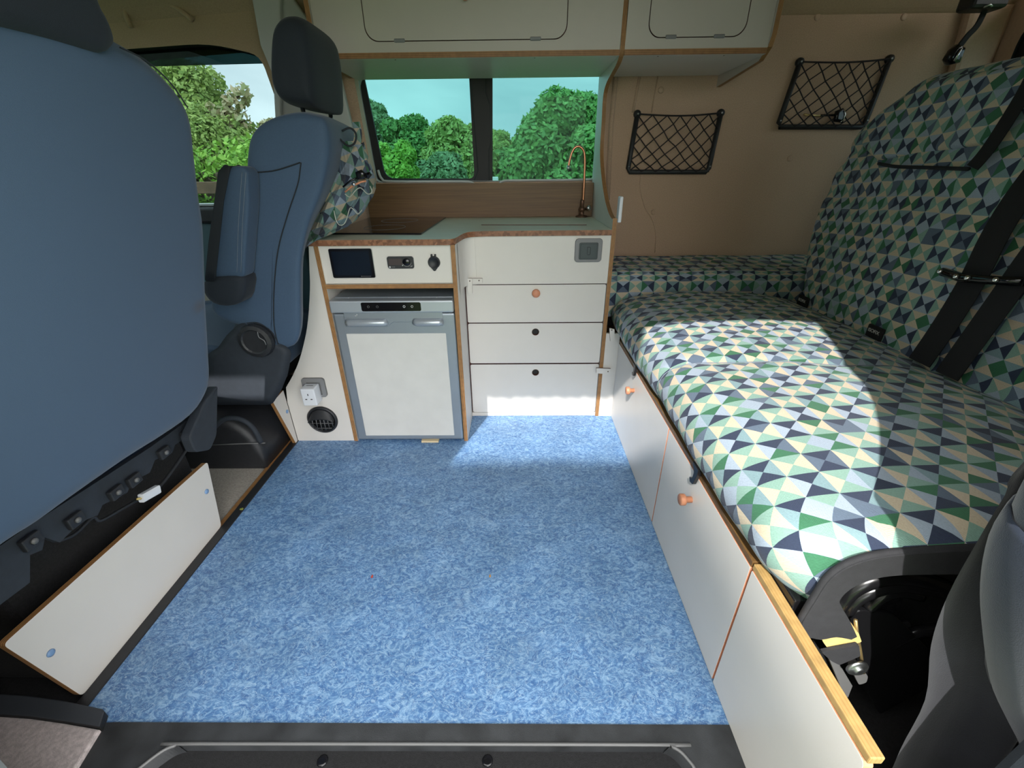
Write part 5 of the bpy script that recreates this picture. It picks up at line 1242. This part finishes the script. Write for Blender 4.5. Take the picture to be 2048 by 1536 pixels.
tree('gap_tree', 'small tree between the window pillar and the big round tree', 968, 1020, 255, 22, 'leaf_yellow', 6000, .12, 9, squash=1.3)
tree('pale_tree', 'pale distant tree beside the far seat shoulder in the cab window', 500, 575, 238, 14, 'leaf_pink', 5000, .07, 11, squash=1.2)
tree('willow_tree', 'leafy yellow-green tree at the left of the cab window', 215, 425, 105, 6.5, 'leaf_yellow', 16000, .04, 12, squash=1.1, k=40)
tree('drooping_tree', 'green tree with drooping branches above the hedge in the cab window', 300, 492, 215, 6.0, 'leaf_yellow', 12000, .035, 17, squash=.75, k=40)
# a reaching branch with pinkish leaf tips
brn = thing('leafy_branch', ony(430, 260, 6), 'thin branch with pinkish leaf tips reaching across the sky in the cab window', 'branch', 'trees and bushes outside the windows')
for pts in (((400, 280), (440, 235), (470, 200), (485, 182)), ((410, 300), (450, 270), (490, 240))):
    P = [ony(a, b_, 5.9) for a, b_ in pts]; tube('twig', P, .012, 'bark', brn, 5)
cl = [(*ony(a, b_, 5.9), .10) for a, b_ in ((440, 240), (452, 222), (462, 208), (476, 195), (484, 186), (430, 230), (422, 225), (468, 238), (487, 240), (450, 262))]
link_mesh('foliage', foliage(cl, 420, .045, 21), 'leaf_pink', brn)['kind'] = 'stuff'
# hedge seen through the cab window
hg = thing('hedge', (-3.4, 4.6, G), 'clipped green hedge with timber rail seen through the cab window', 'hedge', None)
rng = np.random.default_rng(31); hc_ = []
zt_ = ony(440, 285, 4.6).z
for _ in range(260): hc_.append((rng.uniform(-6, -1.6), rng.uniform(4.6, 5.4), rng.uniform(G, zt_-.15), rng.uniform(.15, .28)))
link_mesh('foliage', foliage(hc_, 45000, .035, 32), 'leaf_lime', hg)['kind'] = 'stuff'
box('hedge_core', -6, -1.7, 4.85, 5.3, G, zt_-.25, 'bark', hg, .05)
zr = ony(440, 375, 4.35).z
box('timber_rail', -6, -1.6, 4.30, 4.36, zr-.05, zr+.05, 'timber', hg, .005)
box('timber_rail', -6, -1.6, 4.30, 4.36, zr-.30, zr-.18, 'timber', hg, .005)
gr = thing('blocker', (-5, -4.5, G), 'added pale flat-roofed garage standing behind the viewer across the drive', 'shade block')  # invented block out of view, added to keep sun off the floor
box('blocker_wall', -9.5, -1.05, -6.2, -3.0, G, 4.05, 'door_card', gr, .02)
box('blocker_roof', -9.7, -1.0, -6.4, -2.95, 4.05, 4.2, 'grey_plastic', gr, .02)
box('blocker_door', -4.6, -2.0, -3.02, -2.96, G, 1.75, 'white_trim', gr, .02)
c_ = ony(989, 356, 9)
tag(box('fence_post', c_.x-.07, c_.x+.07, 8.95, 9.07, G, c_.z+.02, 'post_white', None, .01), 'pale post just right of the window pillar in the garden', 'post')
